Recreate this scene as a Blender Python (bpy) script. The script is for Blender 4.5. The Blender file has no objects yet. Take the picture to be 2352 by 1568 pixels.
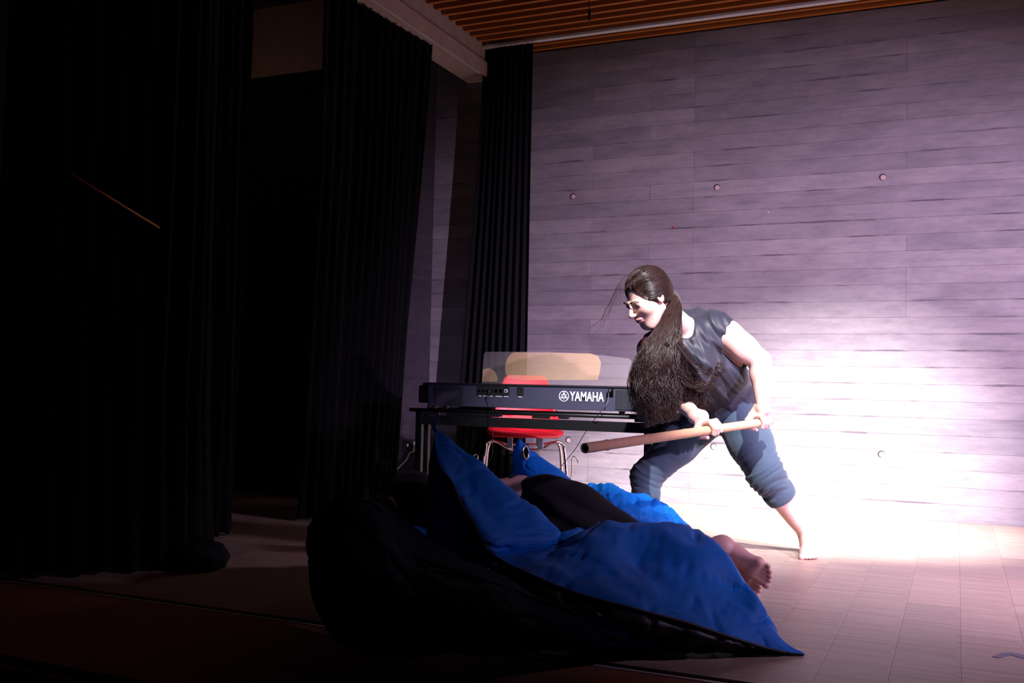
import bpy, bmesh, math, random
import numpy as np
from mathutils import Vector, Matrix, noise as mnoise
random.seed(7); rng = np.random.default_rng(11)
scn = bpy.context.scene
COL = scn.collection

# ------------------------------------------------------------ camera (calibrated from the wall, floor and ceiling lines)
f = 2279.; CX, CY = 1176., 784.; H = 0.76
yaw = math.atan(1024 / 2279.); pitch = math.atan(102 / 2279.); roll = 0.022
F = np.array([-math.sin(yaw) * math.cos(pitch), math.cos(yaw) * math.cos(pitch), math.sin(pitch)])
R0 = np.array([math.cos(yaw), math.sin(yaw), 0.]); U0 = np.cross(R0, F)
R = R0 * math.cos(roll) + U0 * math.sin(roll); U = -R0 * math.sin(roll) + U0 * math.cos(roll)
C0 = np.array([0, 0, H])
cam = bpy.data.cameras.new('camera'); cam.sensor_width = 36; cam.lens = 36 * f / 2352; cam.clip_start = .05
co = bpy.data.objects.new('camera', cam); COL.objects.link(co)
co.matrix_world = Matrix([[R[0], U[0], -F[0], C0[0]], [R[1], U[1], -F[1], C0[1]], [R[2], U[2], -F[2], C0[2]], [0, 0, 0, 1]])
scn.camera = co
def ray(x, y): return F + R * (x - CX) / f - U * (y - CY) / f
def P(x, y, zc): return C0 + ray(x, y) * zc
def G(x, y, z=0.):
    d = ray(x, y); return C0 + d * ((z - H) / d[2])
def W(x, y, Y):
    d = ray(x, y); return C0 + d * (Y / d[1])
def S(x, y, X):
    d = ray(x, y); return C0 + d * (X / d[0])
def unit(v):
    v = np.array(v, float); return v / np.linalg.norm(v)

# ------------------------------------------------------------ light
w = bpy.data.worlds.new('world'); scn.world = w; w.use_nodes = True
w.node_tree.nodes['Background'].inputs[0].default_value = (.35, .3, .42, 1)
w.node_tree.nodes['Background'].inputs[1].default_value = .0015
def light(name, typ, loc, aim, energy, color, **k):
    l = bpy.data.lights.new(name, typ); l.energy = energy; l.color = color
    for a, b in k.items(): setattr(l, a, b)
    o = bpy.data.objects.new(name, l); COL.objects.link(o); o.location = loc
    o.rotation_euler = (Vector(aim) - Vector(loc)).to_track_quat('-Z', 'Y').to_euler()
    return o
TGT = np.array([-.60, 6.4, .20]); LD = unit([.56, -.83, .28]); LP = TGT + LD * 7.0
LPW = TGT + unit([.68, -.72, .29]) * 7.0
LH = np.array([1.15, 2.75, 3.08])        # spots hung just under the slats, front right
light('spot_wide', 'SPOT', tuple(LPW), tuple(TGT + np.array([.25, 0, .15])), 4700, (.84, .60, 1.), spot_size=math.radians(51), spot_blend=1., shadow_soft_size=.045)
light('spot_hot', 'SPOT', tuple(LH + np.array([.12, .05, 0])), (-.92, 6.42, -.02), 7000, (1, .90, 1.), spot_size=math.radians(33), spot_blend=1., shadow_soft_size=.045)
light('spot_main', 'SPOT', (.25, 2.15, 3.08), (-1.0, 4.45, 1.0), 1900, (.98, .93, 1.), spot_size=math.radians(34), spot_blend=1., shadow_soft_size=.03)
light('flood_lavender', 'SPOT', (2.3, 3.7, 2.1), (.0, 4.7, .0), 430, (.82, .55, 1.), spot_size=math.radians(80), spot_blend=1., shadow_soft_size=.10)
light('side_stage_fill', 'POINT', (-4.35, 4.75, 2.55), (-4.3, 5.5, 2.5), 0.8, (1, .55, .42), shadow_soft_size=.05)  # unseen warm fill, added to brighten the side-stage wall above the cloth
light('fill_blue', 'SPOT', (.6, -.5, 2.3), (-1.75, 5.0, .85), 200, (.45, .42, 1.), spot_size=math.radians(26), spot_blend=1., shadow_soft_size=.10)
scn.view_settings.view_transform = 'Standard'; scn.view_settings.look = 'None'
scn.view_settings.exposure = 0; scn.view_settings.gamma = 1; scn.view_settings.use_curve_mapping = False

# ------------------------------------------------------------ helpers
def obj(name, data, mat=None, parent=None, kind=None, label=None, cat=None, group=None, loc=None):
    if isinstance(data, bmesh.types.BMesh):
        me = bpy.data.meshes.new(name); data.to_mesh(me); data.free(); data = me
    o = bpy.data.objects.new(name, data); COL.objects.link(o)
    if mat is not None:
        if not data.materials: data.materials.append(mat)
    if parent is not None: o.parent = parent
    if kind: o['kind'] = kind
    if label: o['label'] = label
    if cat: o['category'] = cat
    if group: o['group'] = group
    if loc is not None: o.location = loc
    return o
def empty(name, loc, label, cat, group=None):
    o = bpy.data.objects.new(name, None); COL.objects.link(o); o.location = loc
    o['label'] = label; o['category'] = cat
    if group: o['group'] = group
    return o
def keep(o, parent):      # parent without moving
    o.parent = parent; o.matrix_parent_inverse = Matrix.Translation(parent.location).inverted(); return o
def mesh(verts, faces, smooth=True):
    me = bpy.data.meshes.new('m'); me.from_pydata([tuple(map(float, v)) for v in verts], [], [tuple(map(int, q)) for q in faces])
    if smooth: me.polygons.foreach_set('use_smooth', [True] * len(me.polygons))
    me.update(); return me
def box(bm, x0, x1, y0, y1, z0, z1, bev=0):
    vs = [bm.verts.new(p) for p in [(x0, y0, z0), (x1, y0, z0), (x1, y1, z0), (x0, y1, z0), (x0, y0, z1), (x1, y0, z1), (x1, y1, z1), (x0, y1, z1)]]
    fs = [bm.faces.new([vs[i] for i in q]) for q in [(0, 3, 2, 1), (4, 5, 6, 7), (0, 1, 5, 4), (1, 2, 6, 5), (2, 3, 7, 6), (3, 0, 4, 7)]]
    if bev:
        es = list({e for q in fs for e in q.edges})
        bmesh.ops.bevel(bm, geom=es, offset=bev, segments=2, affect='EDGES', profile=.6)
def boxm(*a, bev=0):
    bm = bmesh.new(); box(bm, *a, bev=bev); return bm
def crom(pts, n, closed=False):
    pts = np.array(pts, float); N = len(pts); out = []
    segs = N if closed else N - 1
    for i in range(segs):
        if closed: p0, p1, p2, p3 = pts[(i - 1) % N], pts[i], pts[(i + 1) % N], pts[(i + 2) % N]
        else: p0, p1, p2, p3 = pts[max(i - 1, 0)], pts[i], pts[i + 1], pts[min(i + 2, N - 1)]
        for k in range(n):
            t = k / n
            out.append(.5 * ((2 * p1) + (-p0 + p2) * t + (2 * p0 - 5 * p1 + 4 * p2 - p3) * t * t + (-p0 + 3 * p1 - 3 * p2 + p3) * t ** 3))
    if not closed: out.append(pts[-1])
    return np.array(out)
def tube_data(path, r, n=8, off=0):
    path = np.array(path, float); N = len(path)
    rr = np.full(N, r) if np.isscalar(r) else np.array(r)
    T = np.gradient(path, axis=0); T /= np.linalg.norm(T, axis=1)[:, None] + 1e-12
    u = np.cross(T[0], [.31, .52, .79]); u /= np.linalg.norm(u); vs = []; fs = []
    for i in range(N):
        u = u - T[i] * np.dot(u, T[i]); u /= np.linalg.norm(u) + 1e-12; v = np.cross(T[i], u)
        for k in range(n):
            a = 2 * math.pi * k / n; vs.append(path[i] + rr[i] * (math.cos(a) * u + math.sin(a) * v))
    for i in range(N - 1):
        for k in range(n):
            a, b = i * n + k, i * n + (k + 1) % n; fs.append((off + a, off + b, off + b + n, off + a + n))
    if n > 3:
        fs.append(tuple(off + k for k in range(n))[::-1]); fs.append(tuple(off + (N - 1) * n + k for k in range(n)))
    return vs, fs
def tube(path, r, n=8): return mesh(*tube_data(path, r, n))
def tubes(lst, n=8):
    vs = []; fs = []
    for p, r in lst:
        a, b = tube_data(p, r, n, len(vs)); vs += list(a); fs += b
    return mesh(vs, fs)

def strand_mesh(lst, n=3):
    Pm = np.array([p for p, r in lst]); Rm = np.array([r for p, r in lst]); K, N, _ = Pm.shape
    T = np.gradient(Pm, axis=1); T /= np.linalg.norm(T, axis=2, keepdims=True) + 1e-12
    u = np.cross(T, np.array([.31, .52, .79])); u /= np.linalg.norm(u, axis=2, keepdims=True) + 1e-12; v = np.cross(T, u)
    a = 2 * math.pi * np.arange(n) / n
    V = Pm[:, :, None, :] + Rm[:, :, None, None] * (np.cos(a)[None, None, :, None] * u[:, :, None, :] + np.sin(a)[None, None, :, None] * v[:, :, None, :])
    idx = np.arange(K * N * n).reshape(K, N, n); nx = np.roll(idx, -1, 2)
    Q = np.stack([idx[:, :-1], nx[:, :-1], nx[:, 1:], idx[:, 1:]], -1).reshape(-1, 4)
    return V.reshape(-1, 3), Q
# ------------------------------------------------------------ materials
def mat(name, color, rough=.6, metal=0., spec=.5, **k):
    m = bpy.data.materials.new(name); m.use_nodes = True; b = m.node_tree.nodes['Principled BSDF']
    b.inputs['Base Color'].default_value = (*color, 1); b.inputs['Roughness'].default_value = rough
    b.inputs['Metallic'].default_value = metal; b.inputs['Specular IOR Level'].default_value = spec
    for a, v in k.items(): b.inputs[a.replace('_', ' ')].default_value = v
    return m
class NT:
    def __init__(s, m): s.m = m; s.t = m.node_tree; s.b = s.t.nodes['Principled BSDF']
    def n(s, typ, **k):
        q = s.t.nodes.new(typ)
        for a, v in k.items():
            if a in q.inputs: q.inputs[a].default_value = v
            else: setattr(q, a, v)
        return q
    def l(s, a, b): s.t.links.new(a, b)
    def pos(s, scale):
        g = s.n('ShaderNodeNewGeometry'); mp = s.n('ShaderNodeMapping'); mp.inputs['Scale'].default_value = scale
        s.l(g.outputs['Position'], mp.inputs[0]); return mp.outputs[0]
    def noise(s, vec, scale, detail=4, rough=.55):
        q = s.n('ShaderNodeTexNoise'); q.inputs['Scale'].default_value = scale; q.inputs['Detail'].default_value = detail
        q.inputs['Roughness'].default_value = rough
        if vec is not None: s.l(vec, q.inputs['Vector'])
        return q.outputs['Fac']
    def ramp(s, fac, stops):
        q = s.n('ShaderNodeValToRGB'); r = q.color_ramp
        while len(r.elements) < len(stops): r.elements.new(.5)
        for e, (p, c) in zip(r.elements, stops): e.position = p; e.color = (*c, 1) if len(c) == 3 else c
        s.l(fac, q.inputs[0]); return q.outputs[0]
    def mix(s, a, b, fac, mode='MIX'):
        q = s.n('ShaderNodeMix', data_type='RGBA', blend_type=mode)
        for i, v in ((0, fac), (6, a), (7, b)):
            if hasattr(v, 'is_linked') or isinstance(v, bpy.types.NodeSocket): s.l(v, q.inputs[i])
            else: q.inputs[i].default_value = v if i == 0 else (*v, 1)
        return q.outputs[2]
    def math(s, op, a, b=None, c=None):
        q = s.n('ShaderNodeMath', operation=op)
        for i, v in enumerate((a, b, c)):
            if v is None: continue
            if isinstance(v, bpy.types.NodeSocket): s.l(v, q.inputs[i])
            else: q.inputs[i].default_value = v
        return q.outputs[0]
    def bump(s, h, strength, dist=.005):
        q = s.n('ShaderNodeBump'); q.inputs['Strength'].default_value = strength; q.inputs['Distance'].default_value = dist
        s.l(h, q.inputs['Height']); s.l(q.outputs[0], s.b.inputs['Normal'])
    def base(s, c): s.l(c, s.b.inputs['Base Color'])

def m_concrete(tint=(1, 1, 1)):
    m = mat('board_marked_concrete', (.4, .38, .38), .82, spec=.3); t = NT(m)
    n1 = t.noise(t.pos((.5, 1, 1)), 1.7, 5); n2 = t.noise(t.pos((1.2, 3, 14)), 2.2, 6, .65); n3 = t.noise(t.pos((1, 1, 1)), 90, 3); n4 = t.noise(t.pos((.8, 1, 2.5)), 6, 6, .7)
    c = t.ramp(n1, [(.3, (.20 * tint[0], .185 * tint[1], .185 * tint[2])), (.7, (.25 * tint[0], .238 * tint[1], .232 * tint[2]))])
    c = t.mix(c, (.15 * tint[0], .135 * tint[1], .137 * tint[2]), t.ramp(n2, [(.5, (0, 0, 0)), (.75, (.55, .55, .55))]))
    c = t.mix(c, t.ramp(n4, [(.35, (.80, .80, .82)), (.65, (1.1, 1.09, 1.07))]), 1., 'MULTIPLY')
    oi = t.n('ShaderNodeObjectInfo'); c = t.mix(c, t.ramp(oi.outputs['Random'], [(0, (.80, .80, .82)), (1, (1.06, 1.04, 1.03))]), 1., 'MULTIPLY')
    # dark leak streaks along the board edges
    g = t.n('ShaderNodeNewGeometry'); sp = t.n('ShaderNodeSeparateXYZ'); t.l(g.outputs['Position'], sp.inputs[0])
    md = t.math('MODULO', t.math('ADD', sp.outputs['Z'], .0515 + 1.032), .1032)
    near = t.math('ABSOLUTE', t.math('SUBTRACT', md, .0516))
    wv = t.noise(t.pos((3, 1, 30)), 3., 3)
    line = t.math('LESS_THAN', near, t.math('MULTIPLY', wv, .013))
    msk = t.ramp(t.noise(t.pos((1.5, 1, 9)), 1.7, 3), [(.53, (0, 0, 0)), (.64, (.8, .8, .8))])
    mk = t.math('MULTIPLY', line, msk)
    c = t.mix(c, (.06, .05, .055), t.math('MULTIPLY', mk, .8))
    t.base(c); t.bump(t.math('ADD', t.math('MULTIPLY', n2, .7), t.math('MULTIPLY', n3, .3)), .35, .003)
    return m
M_conc = m_concrete()
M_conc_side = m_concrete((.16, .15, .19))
def m_plain(name, c, rough, nscale=8, amt=.25, spec=.4, bump=.2, metal=0):
    m = mat(name, c, rough, metal, spec); t = NT(m); n = t.noise(t.pos((1, 1, 1)), nscale, 5)
    t.base(t.mix(tuple(x * (1 - amt) for x in c), tuple(min(1, x * (1 + amt)) for x in c), n)); t.bump(n, bump, .002); return m
M_plaster = m_plain('grey_plaster', (.42, .32, .28), .8)
M_dark = m_plain('dark_paint', (.03, .025, .025), .7)
M_joint = m_plain('dark_joint', (.10, .07, .05), .9)
M_black = m_plain('black_plastic', (.018, .018, .020), .45)
M_steelblk = m_plain('black_powder_coat', (.008, .008, .009), .45)
M_white = m_plain('white_plastic', (.75, .75, .75), .4, amt=.05)
M_alu = m_plain('aluminium', (.62, .56, .55), .45, metal=.3)
def m_parquet():
    m = mat('strip_parquet', (.5, .3, .16), .42, spec=.45); t = NT(m)
    g1 = t.noise(t.pos((2.2, 26, 26)), 5., 5, .6); g2 = t.noise(t.pos((3, 90, 1)), 3., 3, .6)
    v = t.n('ShaderNodeTexBrick'); mp = t.pos((1, 1, 1)); t.l(mp, v.inputs['Vector'])
    for k_, x_ in (('Scale', 1.), ('Mortar Size', 0.), ('Brick Width', .178), ('Row Height', .0105)): v.inputs[k_].default_value = x_
    v.offset = 0; v.inputs['Color1'].default_value = (.43, .36, .26, 1); v.inputs['Color2'].default_value = (.33, .25, .18, 1)
    c = t.mix(v.outputs['Color'], (.24, .165, .115), t.ramp(g1, [(.45, (0, 0, 0)), (.75, (.6, .6, .6))]))
    c = t.mix(c, (.50, .42, .33), t.ramp(g2, [(.5, (0, 0, 0)), (.8, (.5, .5, .5))]))
    oi = t.n('ShaderNodeObjectInfo'); c = t.mix(c, t.ramp(oi.outputs['Random'], [(0, (.86, .85, .84)), (1, (1.08, 1.05, 1.02))]), 1., 'MULTIPLY')
    # scuffs of a shape of their own
    sc = t.noise(t.pos((1, 1, 1)), 3.2, 6, .75)
    c = t.mix(c, (.16, .11, .08), t.ramp(sc, [(.66, (0, 0, 0)), (.72, (.5, .5, .5))]))
    t.base(c); t.bump(g1, .15, .001); t.l(t.ramp(g2, [(0, (.34, .34, .34)), (1, (.55, .55, .55))]), t.b.inputs['Roughness'])
    return m
M_parq = m_parquet()
def m_wood(name, c1, c2, sc=(1.2, 12, 12), rough=.55):
    m = mat(name, c1, rough, spec=.35); t = NT(m); n = t.noise(t.pos(sc), 3, 6, .6)
    t.base(t.mix(c1, c2, n)); t.bump(n, .2, .001); return m
M_slat = m_wood('orange_pine', (.50, .16, .032), (.36, .105, .018))
M_edge = m_wood('stained_boards', (.34, .15, .08), (.22, .09, .05))
M_stick = m_wood('pale_bamboo', (.74, .44, .25), (.62, .34, .18), (8, 8, 8), .45)
def m_cloth(name, c, rough=.85, sheen=.2, ws=900, bump=.15, large=.15):
    m = mat(name, c, rough, spec=.25); t = NT(m); n = t.noise(t.pos((1, 1, 1)), ws, 2); n2 = t.noise(t.pos((1, 1, 1)), 6, 4)
    t.base(t.mix(tuple(x * (1 - large) for x in c), tuple(x * (1 + large) for x in c), n2)); t.bump(n, bump, .0006)
    m.node_tree.nodes['Principled BSDF'].inputs['Sheen Weight'].default_value = sheen; return m
M_curt = m_cloth('black_stage_velvet', (.0012, .0014, .0024), .95, .0)
M_blue = m_cloth('blue_bag_fabric', (.001, .17, .60), .62, .0, 1200)
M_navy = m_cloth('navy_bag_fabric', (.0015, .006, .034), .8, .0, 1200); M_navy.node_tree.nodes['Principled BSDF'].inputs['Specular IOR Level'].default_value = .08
M_seam = m_cloth('black_seam_tape', (.004, .004, .006), .45, .0)
M_pants = m_cloth('slate_jersey', (.032, .053, .075), .85, .15, 1500)
M_shirt = m_cloth('black_satin_top', (.016, .018, .026), .5, .1, 1500)
M_lie = m_cloth('black_jersey', (.010, .010, .012), .85, .05, 1500)
def m_skin():
    m = mat('skin', (.62, .34, .26), .5, spec=.35); t = NT(m); n = t.noise(t.pos((1, 1, 1)), 14, 4)
    t.base(t.mix((.70, .45, .36), (.62, .35, .28), n)); b = t.b
    b.inputs['Subsurface Weight'].default_value = .12; b.inputs['Subsurface Radius'].default_value = (.02, .007, .004); b.inputs['Subsurface Scale'].default_value = .5
    return m
M_skin = m_skin()
def m_hair():
    m = mat('dark_brown_hair', (.030, .014, .010), .36, spec=.6); t = NT(m); oi = t.noise(t.pos((40, 40, 6)), 4, 3)
    t.base(t.mix((.010, .006, .006), (.040, .019, .014), oi)); pass
    return m
M_hair = m_hair(); M_hair.node_tree.nodes['Principled BSDF'].inputs['Specular IOR Level'].default_value = .26
M_red = m_plain('red_shell_plastic', (.62, .012, .025), .38, amt=.06, bump=.03)
M_chrome = m_plain('worn_chrome', (.75, .62, .58), .22, metal=1., amt=.08, bump=.02)
M_key = m_plain('keyboard_case', (.055, .055, .09), .5, 60, .1)
M_grille = m_plain('speaker_cloth', (.022, .022, .030), .8, 200, .3)
M_print = mat('white_print', (.8, .8, .84), .5)
M_hole = mat('dark_socket', (.002, .002, .002), .9, spec=.02)
M_tape = m_plain('grey_gaffer_tape', (.20, .20, .23), .6)
M_acr = mat('clear_acrylic', (.9, .85, .8), .06); M_acr.node_tree.nodes['Principled BSDF'].inputs['Alpha'].default_value = .055
M_reflection = m_plain('painted_reflection', (.75, .50, .27), .5, 12, .15); M_reflection.node_tree.nodes['Principled BSDF'].inputs['Alpha'].default_value = .27  # warm reflection in the acrylic, painted as a translucent tan patch
M_eye = mat('eye', (.06, .04, .03), .15); M_lip = mat('lip', (.42, .13, .12), .4)

# ------------------------------------------------------------ setting
YW = 6.60; XL = -3.64; XR = 3.2; ZC = 3.21
obj('wall_back', boxm(XL - .2, XR, YW, YW + .25, -.1, 3.6), M_joint, kind='structure')
wb = bpy.data.objects['wall_back']
def board(x0, x1, z0, z1, dep):
    g = .0005
    return boxm(x0 + g, x1 - g, YW - dep, YW + .002, z0 + g, z1 - g, bev=.0006)
RH = .1032
for r in range(31):
    z0 = r * RH; z1 = z0 + RH
    js = [XL]
    if r % 2: js += [-2.36, -1.634]
    else: js += [-2.88 if r % 4 == 0 else -2.36, -1.94, -1.634]
    if r % 5 == 3: js.remove(-1.634)
    js += [random.choice([-.29, .37, 1.03, 1.03]), random.choice([1.69, 2.35]), XR]
    for a, b in zip(js[:-1], js[1:]):
        d = .014 + random.uniform(-.0007, .0007)
        if b < -1.6: d += random.uniform(-.001, .001)
        obj('concrete_board', board(a, b, z0, z1, d), M_conc, wb)
def disc(cx, cy, cz, r, axis, th=.004, n=24):
    bm = bmesh.new(); bmesh.ops.create_cone(bm, cap_ends=True, segments=n, radius1=r, radius2=r, depth=th)
    m = {'y': Matrix.Rotation(math.pi / 2, 4, 'X'), 'x': Matrix.Rotation(math.pi / 2, 4, 'Y'), 'z': Matrix.Identity(4)}[axis]
    bmesh.ops.transform(bm, matrix=Matrix.Translation((cx, cy, cz)) @ m, verts=bm.verts); return bm
for z in (2.122, .389):
    for x in (-2.505, -1.475, -.429, .61, 1.65):
        rg = obj('tie_hole_rim', disc(x, YW - .0150, z, .0215, 'y', .003), M_dark, wb)
        obj('tie_hole_plug', disc(x + .003, YW - .0158, z - .003, .0165, 'y', .003), M_plaster, wb)
# small stuck scraps on the wall
for p, c in (((1764, 487), 'white paper scrap'), ((1547, 521), 'red dot')):
    q = W(*p, YW - .02); bm = disc(q[0], YW - .019, q[2], .006, 'y', .002, 3 if 'white' in c else 10)
    obj('wall_sticker', bm, M_white if 'white' in c else M_red, label=('tiny white paper triangle stuck on the concrete wall' if 'white' in c else 'tiny red dot sticker on the concrete wall above the woman'), cat='sticker')
# side wall and proscenium end
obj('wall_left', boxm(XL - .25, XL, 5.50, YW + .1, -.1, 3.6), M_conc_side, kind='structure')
wl = bpy.data.objects['wall_left']
obj('wall_side_stage', boxm(-5.6, XL - .2, 5.50, 5.7, -.1, 3.6), M_plaster, kind='structure')
obj('wall_far_left', boxm(-5.6, -5.4, 2.2, 5.6, -.1, 3.6), M_dark, kind='structure')
obj('wall_front_left', boxm(-3.95, -3.30, 2.20, 2.45, -.6, 3.9), M_plaster, kind='structure')
obj('wood_panel', boxm(-3.31, -3.285, 1.9, 2.56, -.5, 1.21, bev=.003), M_edge, bpy.data.objects['wall_front_left'])
for z0, z1 in ((.0, .8), (.8, 1.6), (1.6, 2.4), (2.4, 3.2)):
    for y0, y1 in ((5.52, 6.05), (6.05, 6.585)):
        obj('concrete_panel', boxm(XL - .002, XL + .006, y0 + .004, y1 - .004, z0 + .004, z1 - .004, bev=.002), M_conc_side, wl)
# ceiling
obj('ceiling', boxm(-5.6, XR, 1.5, YW + .2, 3.36, 3.45), M_dark, kind='structure'); ce = bpy.data.objects['ceiling']
sl = boxm(-3.125, XR, -.0145, .0145, 0, .10, bev=.0015); slm = bpy.data.meshes.new('slat'); sl.to_mesh(slm); sl.free(); slm.materials.append(M_slat)
for k in range(34):
    y = 6.575 - .1065 * k
    if k == 2: continue
    obj('slat', slm, None, ce, loc=(0, y, ZC))
obj('trim_1', boxm(-2.72, XR, 6.335, 6.378, 3.193, 3.212, bev=.002), M_white, kind='structure')
obj('trim_2', boxm(-3.17, -2.72, 6.335, 6.378, 3.193, 3.212, bev=.002), M_alu, kind='structure')
# beam
bmw = bmesh.new(); box(bmw, -3.37, -3.135, 1.6, YW, 3.03, 3.36, bev=.004)
obj('trim_3', bmw, M_plaster, kind='structure')
obj('beam_edge', boxm(-3.135, -3.115, 1.6, YW, 3.0, 3.10, bev=.003), M_plaster, bpy.data.objects['trim_3'])
obj('curtain_rail', boxm(-3.128, -3.112, 1.6, 6.28, 2.985, 3.0, bev=.002), M_alu, bpy.data.objects['trim_3'])
# floor: stage on top of a darker apron
YE = 2.66
obj('floor', boxm(-5.5, XR, YE, YW + .1, -.2, -.006), M_joint, kind='structure'); fl = bpy.data.objects['floor']
x = .012 - .178 * 26
pl = {}
ys = [YE + .003 + (YW - .02 - YE) * i / 6 for i in range(7)]
cols = []
while x < XR - .1: cols.append(x); x += .178
for i, xx in enumerate(cols):
    for j in range(6):
        y0, y1 = ys[j], ys[j + 1]
        if j not in pl:
            me = bpy.data.meshes.new('plank'); b_ = boxm(.0003, .1777, .0002, y1 - y0 - .0002, -.012, 0, bev=.0002); b_.to_mesh(me); b_.free(); me.materials.append(M_parq); pl[j] = me
        obj('parquet_plank', pl[j], None, fl, loc=(xx, y0, 0))
obj('trim_4', boxm(XL - .3, XR, 2.618, 2.634, -.012, -.001, bev=.001), M_alu, kind='structure')
ap = obj('floor_apron', boxm(XL - .3, XR, 1.955, 2.655, -.3, -.014), M_joint, kind='structure')
x = XL - .2
while x < XR - .1:
    obj('apron_board', boxm(x + .001, x + .558, 1.94, 2.614, -.016, -.002, bev=.001), M_edge, ap); x += .56
obj('apron_nosing', boxm(XL - .3, XR, 1.925, 1.938, -.1, -.004, bev=.002), M_dark, ap)
obj('stage_riser', boxm(XL - .3, XR, 1.90, 1.924, -.55, -.02), M_edge, ap)
obj('floor_hall', boxm(-4.5, XR, -1.5, 1.9, -.7, -.55), M_edge, kind='structure')
obj('baseboard_back', boxm(XL, XR, YW - .024, YW - .014, 0, .012, bev=.002), M_conc, kind='structure')
# tape on the floor
bm = bmesh.new()
pts = [G(2278, 1507, .0012), G(2300, 1499, .0012), G(2322, 1497, .0012), G(2345, 1502, .0012), G(2375, 1508, .0012), G(2350, 1512, .0012), G(2322, 1503, .0012), G(2295, 1510, .0012)]
top = [bm.verts.new(p) for p in pts]; bot = [bm.verts.new(p - np.array([0, 0, .001])) for p in pts]
bm.faces.new(top); n_ = len(top)
for i in range(n_): bm.faces.new((top[i], top[(i + 1) % n_], bot[(i + 1) % n_], bot[i]))
obj('floor_tape', bm, M_tape, label='crumpled grey strip of tape stuck on the parquet at lower right', cat='tape')

# ------------------------------------------------------------ curtains
def curtain(name, base, z0, ztop, label, folds=14, amp=.035, flare=None, scallop=0., toplead=None, loc_group='black stage curtains'):
    """base: floor polyline (x, y); ztop: height of top. flare(t)->horizontal offset at the floor"""
    NP = folds * 10 + 1; bp = crom([(a, b, 0) for a, b in base], 24); L = np.r_[0, np.cumsum(np.linalg.norm(np.diff(bp, axis=0), axis=1))]; L /= L[-1]
    NZ = 46; vs = []; ph = rng.uniform(-.5, .5, NP)
    ph = np.convolve(ph, np.ones(12) / 12, 'same')
    am = np.interp(np.linspace(0, 1, NP), np.linspace(0, 1, 9), rng.uniform(.55, 1.2, 9))
    for j in range(NZ):
        v = j / (NZ - 1)
        for i in range(NP):
            u = i / (NP - 1)
            p = np.array([np.interp(u, L, bp[:, k]) for k in range(2)])
            q = np.array([np.interp(min(u + .01, 1), L, bp[:, k]) for k in range(2)]) - np.array([np.interp(max(u - .01, 0), L, bp[:, k]) for k in range(2)])
            q /= np.linalg.norm(q); nrm = np.array([q[1], -q[0]])
            a = amp * am[i] * (.75 + .35 * (1 - v)) * (1 + .2 * math.sin(v * 5 + u * 9))
            off = a * math.sin(2 * math.pi * folds * u + 3 * ph[i] + .5 * math.sin(v * 3 + u * 5))
            if flare is not None:
                fx = flare(u, v); p = p + np.array(fx)
            zt = ztop - scallop * (.5 + .5 * math.sin(2 * math.pi * folds * u * 1.0))
            zz = z0 + .012 + (zt - z0 - .012) * v
            if v == 0: zz += .008 * math.sin(u * 40)
            vs.append((*(p + nrm * off), zz))
    fs = [(j * NP + i, j * NP + i + 1, (j + 1) * NP + i + 1, (j + 1) * NP + i) for j in range(NZ - 1) for i in range(NP - 1)]
    o = obj(name, mesh(vs, fs), M_curt, label=label, cat='curtain')
    m = o.modifiers.new('s', 'SOLIDIFY'); m.thickness = .006
    return o
curtain('stage_curtain', [(-3.30, 2.60), (-3.16, 2.72), (-3.0, 2.92), (-2.88, 3.10), (-2.93, 3.3), (-3.1, 3.5)], 0, 3.04, 'black stage curtain nearest the camera, its hem pooling on the dark floor', 12, .04,
        flare=lambda u, v: (.06 * max(0, 1 - v * 5) * u, 0))
curtain('stage_curtain', [(-3.25, 3.45), (-3.27, 3.7), (-3.27, 3.95)], 0, 3.04, 'narrow black stage curtain left of the gap showing the upper side wall', 6, .035)
curtain('stage_curtain', [(-3.27, 4.58), (-3.25, 5.1), (-3.23, 5.5), (-3.21, 5.72)], 0, 3.03, 'black stage curtain hanging under the beam, left of the wall socket', 13, .035, scallop=.02,
        flare=lambda u, v: (0, -.10 * (1 - u) * max(0, 1 - v * 1.5) - .34 * u ** 2 * (1 - v) ** 1.1))
curtain('stage_curtain', [(-3.15, 6.40), (-2.95, 6.38), (-2.755, 6.38)], 0, 3.195, 'black curtain against the concrete wall behind the keyboard', 9, .028,
        flare=lambda u, v: (-.16 * (1 - u) * (1 - v) ** 1.3, 0))
# hem of the nearest curtain lying on the floor
def blob_mesh(c, r, seed=0, n=20):
    bm = bmesh.new(); bmesh.ops.create_uvsphere(bm, u_segments=n * 2, v_segments=n, radius=1)
    for v in bm.verts:
        k = 1 + .22 * mnoise.noise(Vector(v.co) * 2.2 + Vector((seed, 0, 0)))
        v.co = Vector((c[0] + v.co.x * r[0] * k, c[1] + v.co.y * r[1] * k, max(.003, c[2] + v.co.z * r[2] * k)))
    for q in bm.faces: q.smooth = True
    return bm
cA = bpy.data.objects['stage_curtain']
hm = blob_mesh((-2.77, 3.17, .03), (.09, .12, .085), 3); keep(obj('curtain_hem', hm, M_curt), cA)
# black cloth panel covering the lower side wall between the curtains
obj('side_stage_cloth', boxm(-5.3, XL - .01, 5.44, 5.46, 0.002, float(W(660, 170, 5.44)[2]), bev=.004), M_curt, label='flat black cloth hung across the side stage, pale wall showing above it', cat='cloth')
# thin wooden strip that catches light in the dark on the left
a, b = S(245, 449, -2.80), S(366, 523, -2.80)
a2 = b + (a - b) * 1.6
obj('handrail', tube([a2, (a2 + b) / 2, b], .0045, 8), M_slat, label='thin orange wooden rail glinting against the black curtain at left', cat='rail')
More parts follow.
